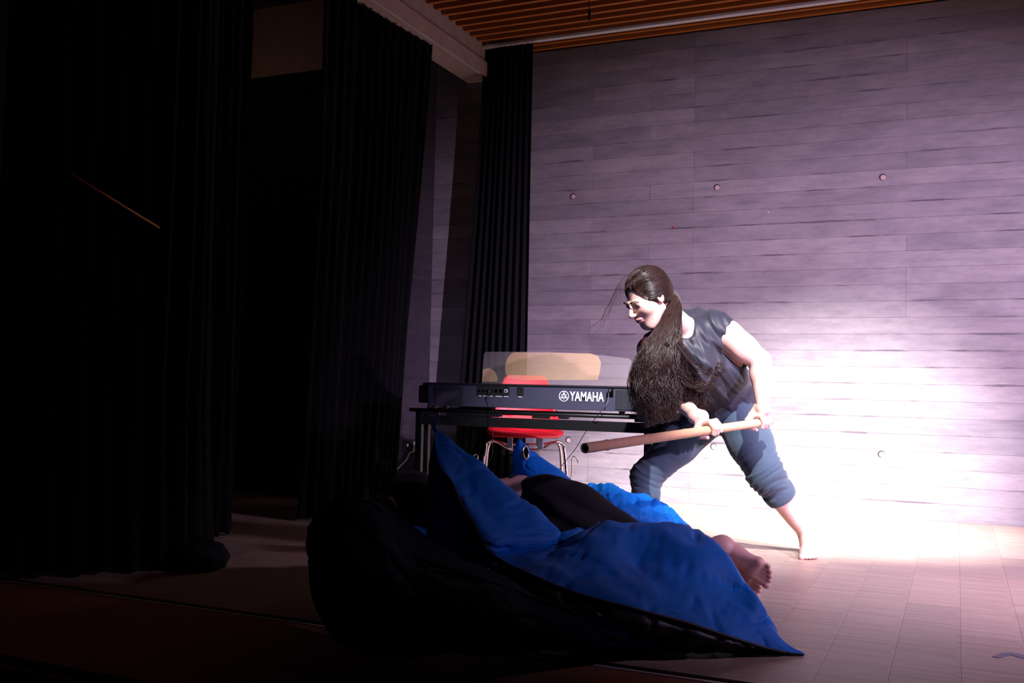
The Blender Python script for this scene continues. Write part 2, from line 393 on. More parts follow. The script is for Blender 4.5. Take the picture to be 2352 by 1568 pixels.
# hanging cable
q = G(1353, 3, 3.19)
hk = empty('hanging_cable', tuple(q + np.array([0, 0, -.14])), 'short black cable with a plug hanging from the slatted ceiling', 'cable')
keep(obj('cord', tube([q + np.array([0, 0, .1]), q, q + np.array([.003, 0, -.05])], .003), M_black), hk)
keep(obj('plug', tube([q + np.array([.003, 0, -.05]), q + np.array([.003, 0, -.06]), q + np.array([.004, 0, -.11]), q + np.array([.004, 0, -.125])], [.004, .009, .009, .005], 10), M_black), hk)

# ------------------------------------------------------------ wall socket with plug and white cable
s0 = S(937, 1022, XL)
so = empty('wall_socket', (XL + .007, s0[1], s0[2]), 'black double wall socket low on the side wall by the keyboard', 'socket')
bmq = boxm(XL + .006, XL + .018, s0[1] - .09, s0[1] + .09, s0[2] - .045, s0[2] + .045, bev=.004); keep(obj('face_plate', bmq, M_black), so)
for dy in (-.04, .045):
    keep(obj('socket_cup', disc(XL + .019, s0[1] + dy, s0[2], .026, 'x', .004), M_hole), so)
keep(obj('safety_cover', disc(XL + .022, s0[1] - .045, s0[2] + .003, .012, 'x', .006), M_white), so)
pc = np.array([XL + .03, s0[1] + .045, s0[2] + .004])
wc = empty('white_cable', tuple(pc), 'white plug and cable hanging from the black wall socket', 'cable')
bm = bmesh.new(); bmesh.ops.create_uvsphere(bm, u_segments=20, v_segments=12, radius=.021)
bmesh.ops.transform(bm, matrix=Matrix.Translation(pc) @ Matrix.Diagonal((.8, 1, 1, 1)), verts=bm.verts)
for q_ in bm.faces: q_.smooth = True
keep(obj('plug', bm, M_white), wc)
keep(obj('strain_relief', tube([pc + np.array([0, -.004, -.012]), pc + np.array([0, -.01, -.035]), pc + np.array([0, -.014, -.052])], [.013, .010, .007], 12), M_white), wc)
cp = [pc + np.array([0, -.014, -.05]), S(941, 1040, XL + .04), S(934, 1055, XL + .05), S(922, 1067, XL + .06), S(908, 1083, XL + .08), S(895, 1110, XL + .1), S(885, 1135, XL + .12)]
keep(obj('cord', tube(crom(cp, 8), .0045), M_white), wc)
cp = [G(505, 1150, .005), G(524, 1138, .006), G(540, 1134, .006), G(560, 1135, .006), G(580, 1138, .006), G(600, 1145, .006)]
obj('floor_cable', tube(crom(cp, 6), .004), M_white, label='short white cable lying on the dark floor between the curtains', cat='cable')

# ------------------------------------------------------------ keyboard
KY = 4.90; KX0 = -2.712; KX1 = -1.382; KZ0 = .641; KZ1 = .766
kb = empty('stage_piano', ((KX0 + KX1) / 2, KY + .15, KZ0), 'black digital piano with a white brand name on its back panel', 'keyboard')
bm = bmesh.new(); box(bm, KX0, KX1, KY, KY + .28, KZ0, KZ1 - .004, bev=.004); keep(obj('case', bm, M_key), kb)
keep(obj('top_panel', boxm(KX0 - .004, KX1 + .004, KY - .006, KY + .285, KZ1 - .006, KZ1 + .004, bev=.003), M_black), kb)
# stepped end cheek
bm = bmesh.new(); box(bm, KX0 - .075, KX0 - .002, KY + .02, KY + .27, KZ0 + .012, KZ1 - .012, bev=.012); box(bm, KX0 - .045, KX0 + .01, KY + .015, KY + .25, KZ1 - .03, KZ1 + .002, bev=.006)
keep(obj('end_cheek', bm, M_black), kb)
for x0 in (KX0 + .045, KX1 - .225):
    keep(obj('speaker_grille', boxm(x0, x0 + .18, KY - .004, KY + .01, KZ0 + .008, KZ1 - .014, bev=.003), M_grille), kb)
    for r_ in (.05, .036, .022):
        pth = [(x0 + .09 + r_ * math.cos(a), KY - .0045, (KZ0 + KZ1) / 2 + r_ * math.sin(a)) for a in np.linspace(0, 2 * math.pi, 33)]
        keep(obj('speaker_ring', tube(pth, .0008, 4), M_key), kb)
def kx(px, py=905): return W(px, py, KY)[0]
def kz(px, py): return W(px, py, KY)[2]
keep(obj('jack_panel', boxm(kx(1095), kx(1170), KY - .003, KY + .005, kz(1130, 908), kz(1130, 884), bev=.002), M_black), kb)
for px in (1102, 1111, 1120, 1129, 1140, 1151):
    keep(obj('jack', disc(kx(px), KY - .005, kz(px, 897), .0085 if px > 1135 else .0065, 'y', .005, 16), M_hole), kb)
keep(obj('square_port', boxm(kx(1159), kx(1166), KY - .006, KY, kz(1163, 901), kz(1163, 894), bev=.001), M_print), kb)
keep(obj('square_port_hole', boxm(kx(1160.5), kx(1164.5), KY - .0072, KY, kz(1163, 899.5), kz(1163, 895.5)), M_hole), kb)
keep(obj('dc_panel', boxm(kx(1188), kx(1203), KY - .003, KY + .005, kz(1195, 908), kz(1195, 884), bev=.002), M_black), kb)
keep(obj('dc_jack', disc(kx(1195), KY - .005, kz(1195, 896), .007, 'y', .005, 16), M_hole), kb)
keep(obj('dc_pin', disc(kx(1195), KY - .008, kz(1195, 897), .0018, 'y', .003, 8), M_print), kb)
bm = bmesh.new()   # the small printed captions under the sockets (too small to read)
for a, b in ((1100, 1105), (1110, 1115), (1116, 1121), (1126, 1131), (1139, 1144), (1145, 1153), (1158, 1168), (1191, 1199)):
    x_ = kx(a)
    while x_ < kx(b): box(bm, x_, x_ + .004, KY - .0040, KY - .001, kz(1130, 910.5), kz(1130, 908.6)); x_ += .0055
keep(obj('caption_print', bm, M_print, kind='stuff'), kb)
bm = boxm(kx(1398), kx(1408.5), KY - .002, KY + .01, kz(1403, 912), kz(1403, 889)); keep(obj('power_inlet', bm, M_hole), kb)
# letters
def letters(txt, x0, x1, z0, z1):
    cu = bpy.data.curves.new('t', 'FONT'); cu.body = txt; cu.size = 1; cu.extrude = .004; cu.offset = .022
    o = bpy.data.objects.new('t', cu); COL.objects.link(o); bpy.context.view_layer.update()
    me = bpy.data.meshes.new_from_object(o.evaluated_get(bpy.context.evaluated_depsgraph_get())); bpy.data.objects.remove(o)
    v = np.array([p.co[:] for p in me.vertices]); mn, mx = v.min(0), v.max(0)
    for p in me.vertices:
        c = np.array(p.co[:]); tx = (c[0] - mn[0]) / (mx[0] - mn[0]); tz = (c[1] - mn[1]) / (mx[1] - mn[1])
        p.co = (x0 + tx * (x1 - x0), KY - .0035 + (.0018 if c[2] < 0 else -.0005), z0 + tz * (z1 - z0))
    return me
keep(obj('brand_name', letters('YAMAHA', kx(1309), kx(1388), kz(1350, 921.5), kz(1350, 899.5)), M_print), kb)
ec = np.array([kx(1295.5), KY - .003, kz(1295.5, 909.5)]); er = (kx(1307) - kx(1284)) / 2
bm = bmesh.new()
def ring(bm, c, r0, r1, n=36):
    A = [bm.verts.new((c[0] + r0 * math.cos(t), c[1], c[2] + r0 * math.sin(t))) for t in np.linspace(0, 2 * math.pi, n, endpoint=False)]
    B = [bm.verts.new((c[0] + r1 * math.cos(t), c[1], c[2] + r1 * math.sin(t))) for t in np.linspace(0, 2 * math.pi, n, endpoint=False)]
    for i in range(n): bm.faces.new((A[i], A[(i + 1) % n], B[(i + 1) % n], B[i]))
ring(bm, ec, er, er * .87)
for k in range(3):       # three crossed tuning forks
    a = math.radians(90 + 120 * k); d = np.array([math.cos(a), 0, math.sin(a)]); s = np.array([-d[2], 0, d[0]])
    for (p, q_, wd) in ((ec - d * er * .1, ec + d * er * .5, .07), (ec + d * er * .15 + s * er * .14, ec + d * er * .82 + s * er * .14, .05), (ec + d * er * .15 - s * er * .14, ec + d * er * .82 - s * er * .14, .05), (ec - d * er * .62, ec, .08),
                       (ec + d * er * .15 + s * er * .18, ec + d * er * .15 - s * er * .18, .05)):
        t_ = unit(q_ - p); nn = np.array([-t_[2], 0, t_[0]]) * er * wd
        bm.faces.new([bm.verts.new(z_) for z_ in (p - nn, p + nn, q_ + nn, q_ - nn)])
r_ = bmesh.ops.extrude_face_region(bm, geom=list(bm.faces)); bmesh.ops.translate(bm, vec=(0, .002, 0), verts=[v for v in r_['geom'] if isinstance(v, bmesh.types.BMVert)])
keep(obj('brand_emblem', bm, M_print), kb)
for x_ in (KX0 + .03, KX0 + .10, KX1 - .20, KX1 - .10):
    bm = bmesh.new(); bmesh.ops.create_cone(bm, cap_ends=True, segments=16, radius1=.014, radius2=.018, depth=.016)
    bmesh.ops.translate(bm, vec=(x_, KY + .03, KZ0 - .008), verts=bm.verts); keep(obj('rubber_foot', bm, M_black), kb)
# keys on the player's side
bm = bmesh.new()
for i in range(52):
    x_ = KX0 + .05 + i * .0235; box(bm, x_, x_ + .0225, KY + .285, KY + .40, KZ0 + .05, KZ0 + .072)
kk = obj('white_keys', bm, M_white); kk['kind'] = 'stuff'; keep(kk, kb)
keep(obj('key_bed', boxm(KX0 + .01, KX1 - .01, KY + .28, KY + .41, KZ0 + .005, KZ0 + .048, bev=.004), M_black), kb)
# acrylic music rest
mr = empty('music_rest', (-2.05, KY + .12, KZ1 + .004), 'clear acrylic music rest with a painted tan reflection standing on the keyboard', 'music rest')
yr = KY + .13
def rest_poly(pts, th, name, m, y=None):
    y = y or yr; bm = bmesh.new(); A = []; B = []
    for (px, py) in pts:
        p = W(px, py, y); lean = (p[2] - KZ1) * .18
        A.append(bm.verts.new((p[0], y + lean, max(p[2], KZ1 + .005)))); B.append(bm.verts.new((p[0], y + lean + th, max(p[2], KZ1 + .005))))
    bm.faces.new(A); bm.faces.new(B[::-1]); n_ = len(A)
    for i in range(n_): bm.faces.new((A[i], B[i], B[(i + 1) % n_], A[(i + 1) % n_]))
    return keep(obj(name, bm, m), mr)
rest_poly([(1106, 880), (1106, 812), (1110, 807), (1250, 807), (1350, 812), (1440, 822), (1447, 828), (1450, 886)], .004, 'clear_panel', M_acr)
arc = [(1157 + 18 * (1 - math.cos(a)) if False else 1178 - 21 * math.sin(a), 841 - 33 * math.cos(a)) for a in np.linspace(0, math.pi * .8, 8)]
rest_poly([(1372, 872)] + [(1376, 850), (1377, 832), (1370, 818), (1352, 811)] + arc + [(1200, 873)], .0008, 'painted_reflection', M_reflection, yr - .002)  # outline of the painted reflection, just in front of the clear panel
rest_poly([(1106.5, 876), (1106.5, 848), (1120, 845), (1134, 852), (1141, 866), (1141, 876)], .0008, 'painted_reflection', M_reflection, yr - .002)
# stand
st = empty('keyboard_stand', (-2.05, KY + .14, 0), 'black metal keyboard stand with a wide cross board under the piano', 'stand')
zt = KZ0 - .016
keep(obj('top_rail', tube([(KX0 - .13, KY + .03, zt - .012), (KX1 + .1, KY + .03, zt - .012)], .011, 14), M_steelblk), st)
keep(obj('top_rail', tube([(KX0 - .13, KY + .25, zt - .012), (KX1 + .1, KY + .25, zt - .012)], .011, 14), M_steelblk), st)
zb0, zb1 = kz(1300, 984), kz(1300, 962)
keep(obj('cross_board', boxm(KX0 - .05, KX1 + .04, KY + .02, KY + .045, kz(1200, 984), kz(1200, 961), bev=.003), M_steelblk), st)
for x0, x1 in ((kx(960), kx(1005)), (kx(1022), kx(1142)), (kx(1219), kx(1260)), (kx(1455), kx(1500))):
    keep(obj('hanger_plate', boxm(x0, x1, KY + .022, KY + .036, zb1 - .004, zt - .012, bev=.002), M_steelblk), st)
for x0, x1 in ((kx(1138), kx(1150)), (kx(1280), kx(1304))):
    keep(obj('bracket', boxm(x0, x1, KY + .018, KY + .04, zt - .034, zt - .018, bev=.005), M_steelblk), st)
for x_ in (KX0 - .065, kx(1487)):
    for y_ in (KY + .03, KY + .11):
        keep(obj('leg', boxm(x_ - .02, x_ + .02, y_ - .015, y_ + .015, 0.0, zt - .02, bev=.004), M_steelblk), st)
    keep(obj('foot_bar', boxm(x_ - .022, x_ + .022, KY - .02, KY + .22, 0.0, .03, bev=.004), M_steelblk), st)
# cables from keyboard
p0 = np.array([kx(1403), KY - .012, kz(1403, 897)])
pw = empty('power_cable', tuple(p0), 'thin power cable plugged into the right of the keyboard back, running down left', 'cable')
keep(obj('plug', tube([p0 + np.array([0, .01, .004]), p0 + np.array([0, -.008, 0]), p0 + np.array([-.003, -.014, -.012])], [.009, .010, .005], 10), M_black), pw)
pts = [p0 + np.array([-.003, -.014, -.01]), W(1396, 922, KY - .05), W(1385, 938, KY - .06), W(1366, 962, KY), W(1345, 992, KY + .1), W(1322, 1030, KY + .2), W(1300, 1057, KY + .25), W(1285, 1075, KY + .25), W(1262, 1096, KY + .25)]
keep(obj('cord', tube(crom(pts, 6), .0021), m_plain('grey_cord', (.10, .10, .14), .4)), pw)
p0 = np.array([kx(1129), KY - .012, kz(1129, 897)])
hc = empty('audio_cable', tuple(p0), 'thin black audio cable hanging straight down from the keyboard jacks', 'cable')
keep(obj('plug', tube([p0 + np.array([0, .01, 0]), p0 + np.array([0, -.02, -.001]), p0 + np.array([.001, -.026, -.02])], [.006, .007, .004], 10), M_black), hc)
pts = [p0 + np.array([.001, -.026, -.018]), W(1131, 930, KY - .04), W(1130, 960, KY - .03), W(1131, 1000, KY), W(1131, 1040, KY + .02), W(1122, 1065, KY + .05), W(1112, 1090, KY + .08), W(1110, 1120, KY + .1)]
keep(obj('cord', tube(crom(pts, 6), .0017), M_steelblk), hc)

# ------------------------------------------------------------ chair
CXm = 0.; CYf = 0.
cp_ = P(1207, 992, 6.10)
ch = empty('shell_chair', (cp_[0], cp_[1], 0), 'red plastic shell chair with chrome legs behind the keyboard', 'chair')
ch.rotation_euler = (0, 0, math.atan2(-F[0], F[1]))
def lkeep(o, p): o.parent = p; return o
prof = [(.0, .445, .195, .0), (.015, .462, .232, .006), (.07, .470, .238, .012), (.18, .458, .24, .022), (.30, .446, .238, .035), (.37, .458, .232, .05), (.41, .50, .226, .05), (.43, .56, .212, .045), (.45, .64, .188, .04), (.47, .72, .168, .03), (.485, .78, .155, .02), (.493, .815, .138, .012), (.495, .832, .11, .006)]
pp = crom([(a, b, c) for a, b, c, d in prof], 5); dd = np.interp(np.linspace(0, len(prof) - 1, len(pp)), range(len(prof)), [p[3] for p in prof])
NU = 25; vs = []
for i, (py_, pz_, hw) in enumerate(pp):
    for k in range(NU):
        u = -1 + 2 * k / (NU - 1); cu = dd[i] * abs(u) ** 2.4
        ty = -cu if py_ > .43 else 0; tz = cu if py_ <= .43 else 0
        if pz_ < .45 and py_ < .1: tz -= .0
        vs.append((CXm + u * hw, CYf + py_ + ty, pz_ + tz))
fs = [(i * NU + k, i * NU + k + 1, (i + 1) * NU + k + 1, (i + 1) * NU + k) for i in range(len(pp) - 1) for k in range(NU - 1)]
o = lkeep(obj('seat_shell', mesh(vs, fs), M_red), ch); md = o.modifiers.new('s', 'SOLIDIFY'); md.thickness = .007; md.offset = 0
def cw(px, py, y): return W(px, py, y)
for yy, nm in ((CYf + .06, 0), (CYf + .40, 1)):
    if nm == 0:
        pts = [(CXm - .265, yy - .06, .012), (CXm - .262, yy - .03, .2), (CXm - .245, yy, .37), (CXm - .235, yy, .405), (CXm - .20, yy, .418), (CXm - .16, yy, .405), (CXm - .10, yy, .372), (CXm - .05, yy, .366), (CXm + .05, yy, .366), (CXm + .10, yy, .372), (CXm + .16, yy, .405), (CXm + .20, yy, .418), (CXm + .235, yy, .405), (CXm + .245, yy, .37), (CXm + .262, yy - .03, .2), (CXm + .265, yy - .06, .012)]
    else:
        pts = [(CXm - .255, yy + .06, .012), (CXm - .25, yy + .03, .2), (CXm - .235, yy, .36), (CXm - .20, yy, .395), (CXm - .1, yy, .380), (CXm + .1, yy, .380), (CXm + .20, yy, .395), (CXm + .235, yy, .36), (CXm + .25, yy + .03, .2), (CXm + .255, yy + .06, .012)]
    pth = crom(pts, 6); h_ = len(pth) // 2
    lkeep(obj('leg', tube(pth[:h_ + 1], .0095, 12), M_chrome), ch); lkeep(obj('leg', tube(pth[h_:], .0095, 12), M_chrome), ch)
for s in (-1, 1):
    for yy in (CYf + .06, CYf + .40):
        lkeep(obj('seat_bracket', boxm(CXm + s * .095 - .018, CXm + s * .095 + .018, yy - .012, yy + .012, .370, .437, bev=.003), M_chrome), ch)
    xx = CXm + s * .262
    pts = [(xx, CYf + .04, .20), (xx + s * .022, CYf + .03, .20), (xx + s * .030, CYf + .02, .26), (xx + s * .028, CYf + .01, .315), (xx + s * .036, CYf + .01, .335), (xx + s * .055, CYf + .01, .325), (xx + s * .066, CYf + .01, .295)]
    lkeep(obj('linking_hook', tube(crom(pts, 6), .0038, 8), M_chrome), ch)
    for y_ in (CYf - .0, CYf + .46):
        lkeep(obj('foot_cap', disc(CXm + s * (.265 if y_ < CYf + .2 else .255), y_, .008, .014, 'z', .016, 14), M_black), ch)

# ------------------------------------------------------------ implicit surfaces
class SDF:
    def __init__(s, lo, hi, h, frame=None):
        s.lo = np.array(lo, float); s.h = h; s.n = np.maximum(4, np.ceil((np.array(hi) - s.lo) / h).astype(int) + 1)
        s.d = np.full(s.n, .3, np.float32); s.fr = frame
    def grid(s, lo, hi):
        a = np.clip(np.floor((np.array(lo) - s.lo) / s.h).astype(int), 0, s.n - 1); b = np.clip(np.ceil((np.array(hi) - s.lo) / s.h).astype(int) + 1, 1, s.n)
        sl = tuple(slice(x, y) for x, y in zip(a, b))
        ax = [(s.lo[i] + s.h * np.arange(a[i], b[i])).astype(np.float32) for i in range(3)]
        return sl, np.meshgrid(*ax, indexing='ij', sparse=True)
    def add(s, dfun, lo, hi, k=.02, sub=False):
        sl, (X, Y, Z) = s.grid(np.array(lo) - k - .03, np.array(hi) + k + .03)
        if min(q.stop - q.start for q in sl) <= 0: return
        d = dfun(X, Y, Z); o = s.d[sl]
        if sub:
            d = -d; hh = np.clip(.5 - .5 * (o - d) / max(k, 1e-5), 0, 1); s.d[sl] = o * (1 - hh) + d * hh + k * hh * (1 - hh)
        else:
            hh = np.clip(.5 + .5 * (o - d) / max(k, 1e-5), 0, 1); s.d[sl] = o * (1 - hh) + d * hh - k * hh * (1 - hh)
    def cone(s, a, b, ra, rb, k=.02, sub=False):
        a, b = np.array(a, float), np.array(b, float); ab = b - a; L = max(ab @ ab, 1e-9); r = max(ra, rb)
        def fn(X, Y, Z):
            t = np.clip(((X - a[0]) * ab[0] + (Y - a[1]) * ab[1] + (Z - a[2]) * ab[2]) / L, 0, 1)
            return np.sqrt((X - a[0] - t * ab[0]) ** 2 + (Y - a[1] - t * ab[1]) ** 2 + (Z - a[2] - t * ab[2]) ** 2) - (ra + (rb - ra) * t)
        s.add(fn, np.minimum(a, b) - r, np.maximum(a, b) + r, k, sub); return s
    def chain(s, pts, rs, k=.02):
        for i in range(len(pts) - 1): s.cone(pts[i], pts[i + 1], rs[i], rs[i + 1], k)
        return s
    def ell(s, c, r, M=None, k=.02, sub=False):
        c = np.array(c, float); r = np.array(r, float); M = np.eye(3) if M is None else np.array(M)   # rows of M: local axes
        m = r.max()
        def fn(X, Y, Z):
            p = [((X - c[0]) * M[i][0] + (Y - c[1]) * M[i][1] + (Z - c[2]) * M[i][2]) for i in range(3)]
            k0 = np.sqrt(sum((p[i] / r[i]) ** 2 for i in range(3))); k1 = np.sqrt(sum((p[i] / r[i] ** 2) ** 2 for i in range(3))) + 1e-6
            return k0 * (k0 - 1) / k1
        s.add(fn, c - m, c + m, k, sub); return s
    def plane(s, p, n):      # keep the side where (x-p).n < 0
        sl, (X, Y, Z) = s.grid(s.lo, s.lo + s.h * s.n); s.d = np.maximum(s.d, ((X - p[0]) * n[0] + (Y - p[1]) * n[1] + (Z - p[2]) * n[2]).astype(np.float32)); return s
    def warp(s, fn):
        sl, (X, Y, Z) = s.grid(s.lo, s.lo + s.h * s.n); s.d += fn(X, Y, Z).astype(np.float32); return s
    def polys(s):
        d = s.d; d[0] = d[-1] = .1; d[:, 0] = d[:, -1] = .1; d[:, :, 0] = d[:, :, -1] = .1
        ins = d < 0; c = np.zeros(np.array(d.shape) - 1, np.int8)
        for i in (0, 1):
            for j in (0, 1):
                for k in (0, 1): c += ins[i:d.shape[0] - 1 + i, j:d.shape[1] - 1 + j, k:d.shape[2] - 1 + k]
        act = np.argwhere((c > 0) & (c < 8)); idx = -np.ones(c.shape, np.int64); idx[tuple(act.T)] = np.arange(len(act))
        acc = np.zeros((len(act), 3)); cnt = np.zeros(len(act)); cor = [(i, j, k) for i in (0, 1) for j in (0, 1) for k in (0, 1)]
        for ca in cor:
            for ax in range(3):
                if ca[ax]: continue
                cb = list(ca); cb[ax] = 1
                da = d[tuple((act + ca).T)].astype(float); db = d[tuple((act + cb).T)].astype(float); m = (da < 0) != (db < 0)
                t = np.where(m, da / np.where(m, da - db, 1), 0); p = np.tile(np.array(ca, float), (len(act), 1)); p[:, ax] += t
                acc[m] += p[m]; cnt[m] += 1
        V = s.lo + (act + acc / cnt[:, None]) * s.h; Fq = []
        for ax in range(3):
            o1, o2 = [(1, 2), (2, 0), (0, 1)][ax]
            A = ins.take(range(d.shape[ax] - 1), ax); B = ins.take(range(1, d.shape[ax]), ax)
            for flip, mm in ((0, A & ~B), (1, ~A & B)):
                e = np.argwhere(mm); e = e[(e[:, o1] > 0) & (e[:, o2] > 0)]
                e = e[(e[:, o1] < c.shape[o1]) & (e[:, o2] < c.shape[o2])]
                q = []
                for (u, v) in ((0, 0), (1, 0), (1, 1), (0, 1)):
                    g = e.copy(); g[:, o1] -= u; g[:, o2] -= v; q.append(idx[tuple(g.T)])
                q = np.stack(q, 1); q = q[:, ::-1] if flip else q; Fq.append(q)
        Fq = np.concatenate(Fq); Fq = Fq[(Fq >= 0).all(1)]
        if s.fr is not None: V = s.fr[0] + V @ s.fr[1]      # fr = (origin, rows=axes)
        return V, Fq
def join(lst):
    V = []; Q = []; n = 0
    for v, q in lst: V.append(v); Q.append(q + n); n += len(v)
    return np.concatenate(V), np.concatenate(Q)
def qmesh(V, Q, smooth_it=0):
    if smooth_it:
        e = np.concatenate([Q[:, [0, 1]], Q[:, [1, 2]], Q[:, [2, 3]], Q[:, [3, 0]]])
        for _ in range(smooth_it):
            a = np.zeros_like(V); n = np.zeros(len(V))
            for i, j in ((0, 1), (1, 0)):
                np.add.at(a, e[:, i], V[e[:, j]]); np.add.at(n, e[:, i], 1)
            V = V * .45 + .55 * a / np.maximum(n, 1)[:, None]
    me = bpy.data.meshes.new('m'); me.vertices.add(len(V)); me.vertices.foreach_set('co', V.astype(np.float32).ravel())
    me.loops.add(Q.size); me.loops.foreach_set('vertex_index', Q.astype(np.int32).ravel()); me.polygons.add(len(Q))
    me.polygons.foreach_set('loop_start', (np.arange(len(Q)) * 4).astype(np.int32)); me.polygons.foreach_set('use_smooth', np.ones(len(Q), bool))
    me.update(calc_edges=True); me.validate(); return me
def bounds(pts, m):
    p = np.array(pts); return p.min(0) - m, p.max(0) + m

# ------------------------------------------------------------ hands, feet, heads
def grip_hand(c, a, n, Rr, wrist, fore, fr):
    """fingers wrap round a bar: c centre, a axis (towards the little finger), n towards the back of the hand, t first wrap direction"""
    a = unit(a); n = unit(n - a * np.dot(n, a)); t = np.cross(n, a) if fr > 0 else np.cross(a, n)
    def q(sv, ph, r): ph = math.radians(ph); return c + a * sv + r * (math.cos(ph) * n + math.sin(ph) * t)
    lo, hi = bounds([c, wrist, fore], .09); s = SDF(lo, hi, .0026)
    ln = [1., 1.08, 1.03, .88]
    for i in range(4):
        sv = (i - 1.5) * .0205; e = ln[i]
        pts = [q(sv, -32, Rr + .026), q(sv, 38 * e, Rr + .017), q(sv, 98 * e, Rr + .011), q(sv * .96, 150 * e, Rr + .009)]
        s.chain(pts, [.0108, .0102, .0090, .0078], .003)
    for i in range(4):
        sv = (i - 1.5) * .0205; s.cone(q(sv, -32, Rr + .026), wrist + a * (i - 1.5) * .008, .0118, .020, .010)
    s.chain([wrist, q(-.048, -62, Rr + .022), q(-.052, -108, Rr + .014), q(-.040, -160, Rr + .011)], [.021, .0135, .0108, .009], .008)
    s.cone(wrist, fore, .0265, .034, .012)
    return s
def foot(s, heel, toe, up, side, k=.012, kt=.004):
    """heel, toe centres of the sole; side points to the big toe"""
    L = np.linalg.norm(toe - heel); d = unit(toe - heel); up = unit(up); side = unit(side)
    def q(l, sd, z): return heel + d * L * l + side * sd + up * z
    s.ell(q(.04, 0, .030), (.038, .034, .034), k=.02)
    s.cone(q(.06, 0, .045), q(.30, .002, .052), .033, .033, .02)
    s.cone(q(.30, .004, .046), q(.70, .016, .026), .032, .022, .02); s.cone(q(.30, -.008, .034), q(.66, -.026, .018), .026, .017, .02)
    s.cone(q(.66, .022, .021), q(.70, -.030, .016), .0215, .017, .015)
    for i, (sd, l1, r) in enumerate([(.030, .98, .0145), (.010, .985, .0098), (-.006, .96, .0092), (-.021, .92, .0088), (-.035, .86, .0084)]):
        s.cone(q(.70, sd * .9, .016), q(l1 - .03, sd, .015), r, r * .92, .006); s.ell(q(l1, sd, .012), (r * 1.05, r * 1.02, r), k=kt)
def head(c, fwd, up, h=.0028):
    fwd = unit(fwd); up = unit(up - fwd * np.dot(up, fwd)); rt = np.cross(fwd, up)
    s = SDF((-.115, -.13, -.15), (.115, .14, .135), h, (c, np.array([rt, fwd, up])))   # x right, y forward, z up
    s.ell((0, -.018, .028), (.071, .092, .084)); s.ell((0, .040, -.030), (.056, .052, .076), k=.035); s.ell((0, .052, -.095), (.028, .026, .022), k=.03)
    for x in (-1, 1):
        s.ell((x * .038, .052, -.022), (.026, .026, .024), k=.02); s.cone((x * .058, -.005, -.055), (x * .02, .055, -.100), .014, .015, .03)
        s.ell((x * .031, .092, .010), (.019, .014, .013), k=.012, sub=True); s.ell((x * .031, .077, .010), (.0125, .0125, .0125), k=.004)
        s.cone((x * .016, .088, .026), (x * .046, .078, .026), .0045, .004, .012)
        s.cone((x * .018, .088, .0145), (x * .044, .079, .0135), .0035, .003, .004)
        s.ell((x * .073, -.008, -.002), (.008, .018, .030), k=.006); s.ell((x * .079, -.006, .002), (.004, .010, .018), k=.004, sub=True)
    s.cone((0, .090, .020), (0, .112, -.018), .007, .0105, .012); s.ell((0, .111, -.022), (.012, .012, .010), k=.006)
    for x in (-1, 1): s.ell((x * .011, .103, -.025), (.007, .009, .007), k=.005)
    s.ell((0, .088, -.050), (.024, .011, .006), k=.008); s.ell((0, .086, -.061), (.021, .011, .0065), k=.008); s.ell((0, .1045, -.0557), (.022, .006, .0016), k=.003, sub=True)
    return s, (rt, fwd, up)

# ------------------------------------------------------------ the woman with the stick
wo = empty('person', (float(G(1700, 1270)[0]), float(G(1700, 1270)[1]), 0), 'person in a black sleeveless top and dark cropped trousers bending over with a wooden stick', 'person')
hc_ = P(1487, 683, 4.14)
fwd = unit(-R * .74 - U * .54 - F * .42); up = unit(-R * .42 + U * .88 - F * .22)
hd, (hr, hf, hu) = head(hc_, fwd, up)
shA, elA, wrA = P(1672, 768, 4.42), P(1746, 828, 4.42), P(1752, 938, 4.36)
shB, elB, wrB = P(1492, 802, 4.40), P(1538, 895, 4.36), P(1604, 962, 4.24)
tip, butt = P(1343, 1029, 3.36), P(1768, 967, 4.44)
sax = unit(butt - tip)
def on_stick(px):
    best = None
    for t in np.linspace(0, np.linalg.norm(butt - tip), 800):
        p = tip + sax * t; v = p - C0; e = abs(CX + f * (v @ R) / (v @ F) - px)
        if best is None or e < best[0]: best = (e, p)
    return best[1]
gA, gB = on_stick(1748), on_stick(1634)
wrB = gB + U * .055 - R * .062 + F * .02
stick_r = .0185
toeA = G(1857, 1286); heelA = toeA + np.array([-.03, .235, 0]); ankA = heelA + np.array([.0, -.035, .085])
toeB = G(1415, 1262); heelB = toeB + np.array([.10, .21, 0]); ankB = heelB + np.array([-.01, -.04, .085])
hipA, knA = P(1692, 950, 4.74), P(1758, 1088, 4.58)
hipB, knB = P(1630, 945, 4.80), P(1484, 1094, 4.86)
cufA = knA + (ankA - knA) * .36; cufB = knB + (ankB - knB) * .44
ext = [hipA, hipB, knA, knB, ankA, ankB, shA, shB, elA, elB, wrA, wrB, P(1590, 700, 4.4), P(1720, 880, 5.0), P(1550, 860, 4.1)]
def torso(s, g=0., k=.05):
    s.cone(P(1640, 935, 4.78), P(1700, 930, 4.76), .105 + g, .105 + g, k)
    s.cone(P(1672, 915, 4.80), P(1650, 862, 4.64), .118 + g, .118 + g, k)
    s.cone(P(1640, 860, 4.62), P(1592, 790, 4.45), .118 + g, .098 + g, k)
    s.cone(P(1524, 792, 4.42), P(1636, 762, 4.46), .068 + g, .074 + g, k)
    s.cone(P(1545, 850, 4.52), P(1655, 842, 4.54), .098 + g, .105 + g, k)
    s.ell(P(1530, 846, 4.38), (.068 + g,) * 3, k=k); s.ell(P(1606, 840, 4.37), (.07 + g,) * 3, k=k)
    s.ell(P(1695, 905, 4.88), (.115 + g,) * 3, k=k)
lo, hi = bounds(ext, .14); lo[2] = -.02
B = SDF(lo, hi, .0065); torso(B, 0, .05)
B.cone(P(1580, 762, 4.44), P(1518, 706, 4.22), .056, .050, .03)
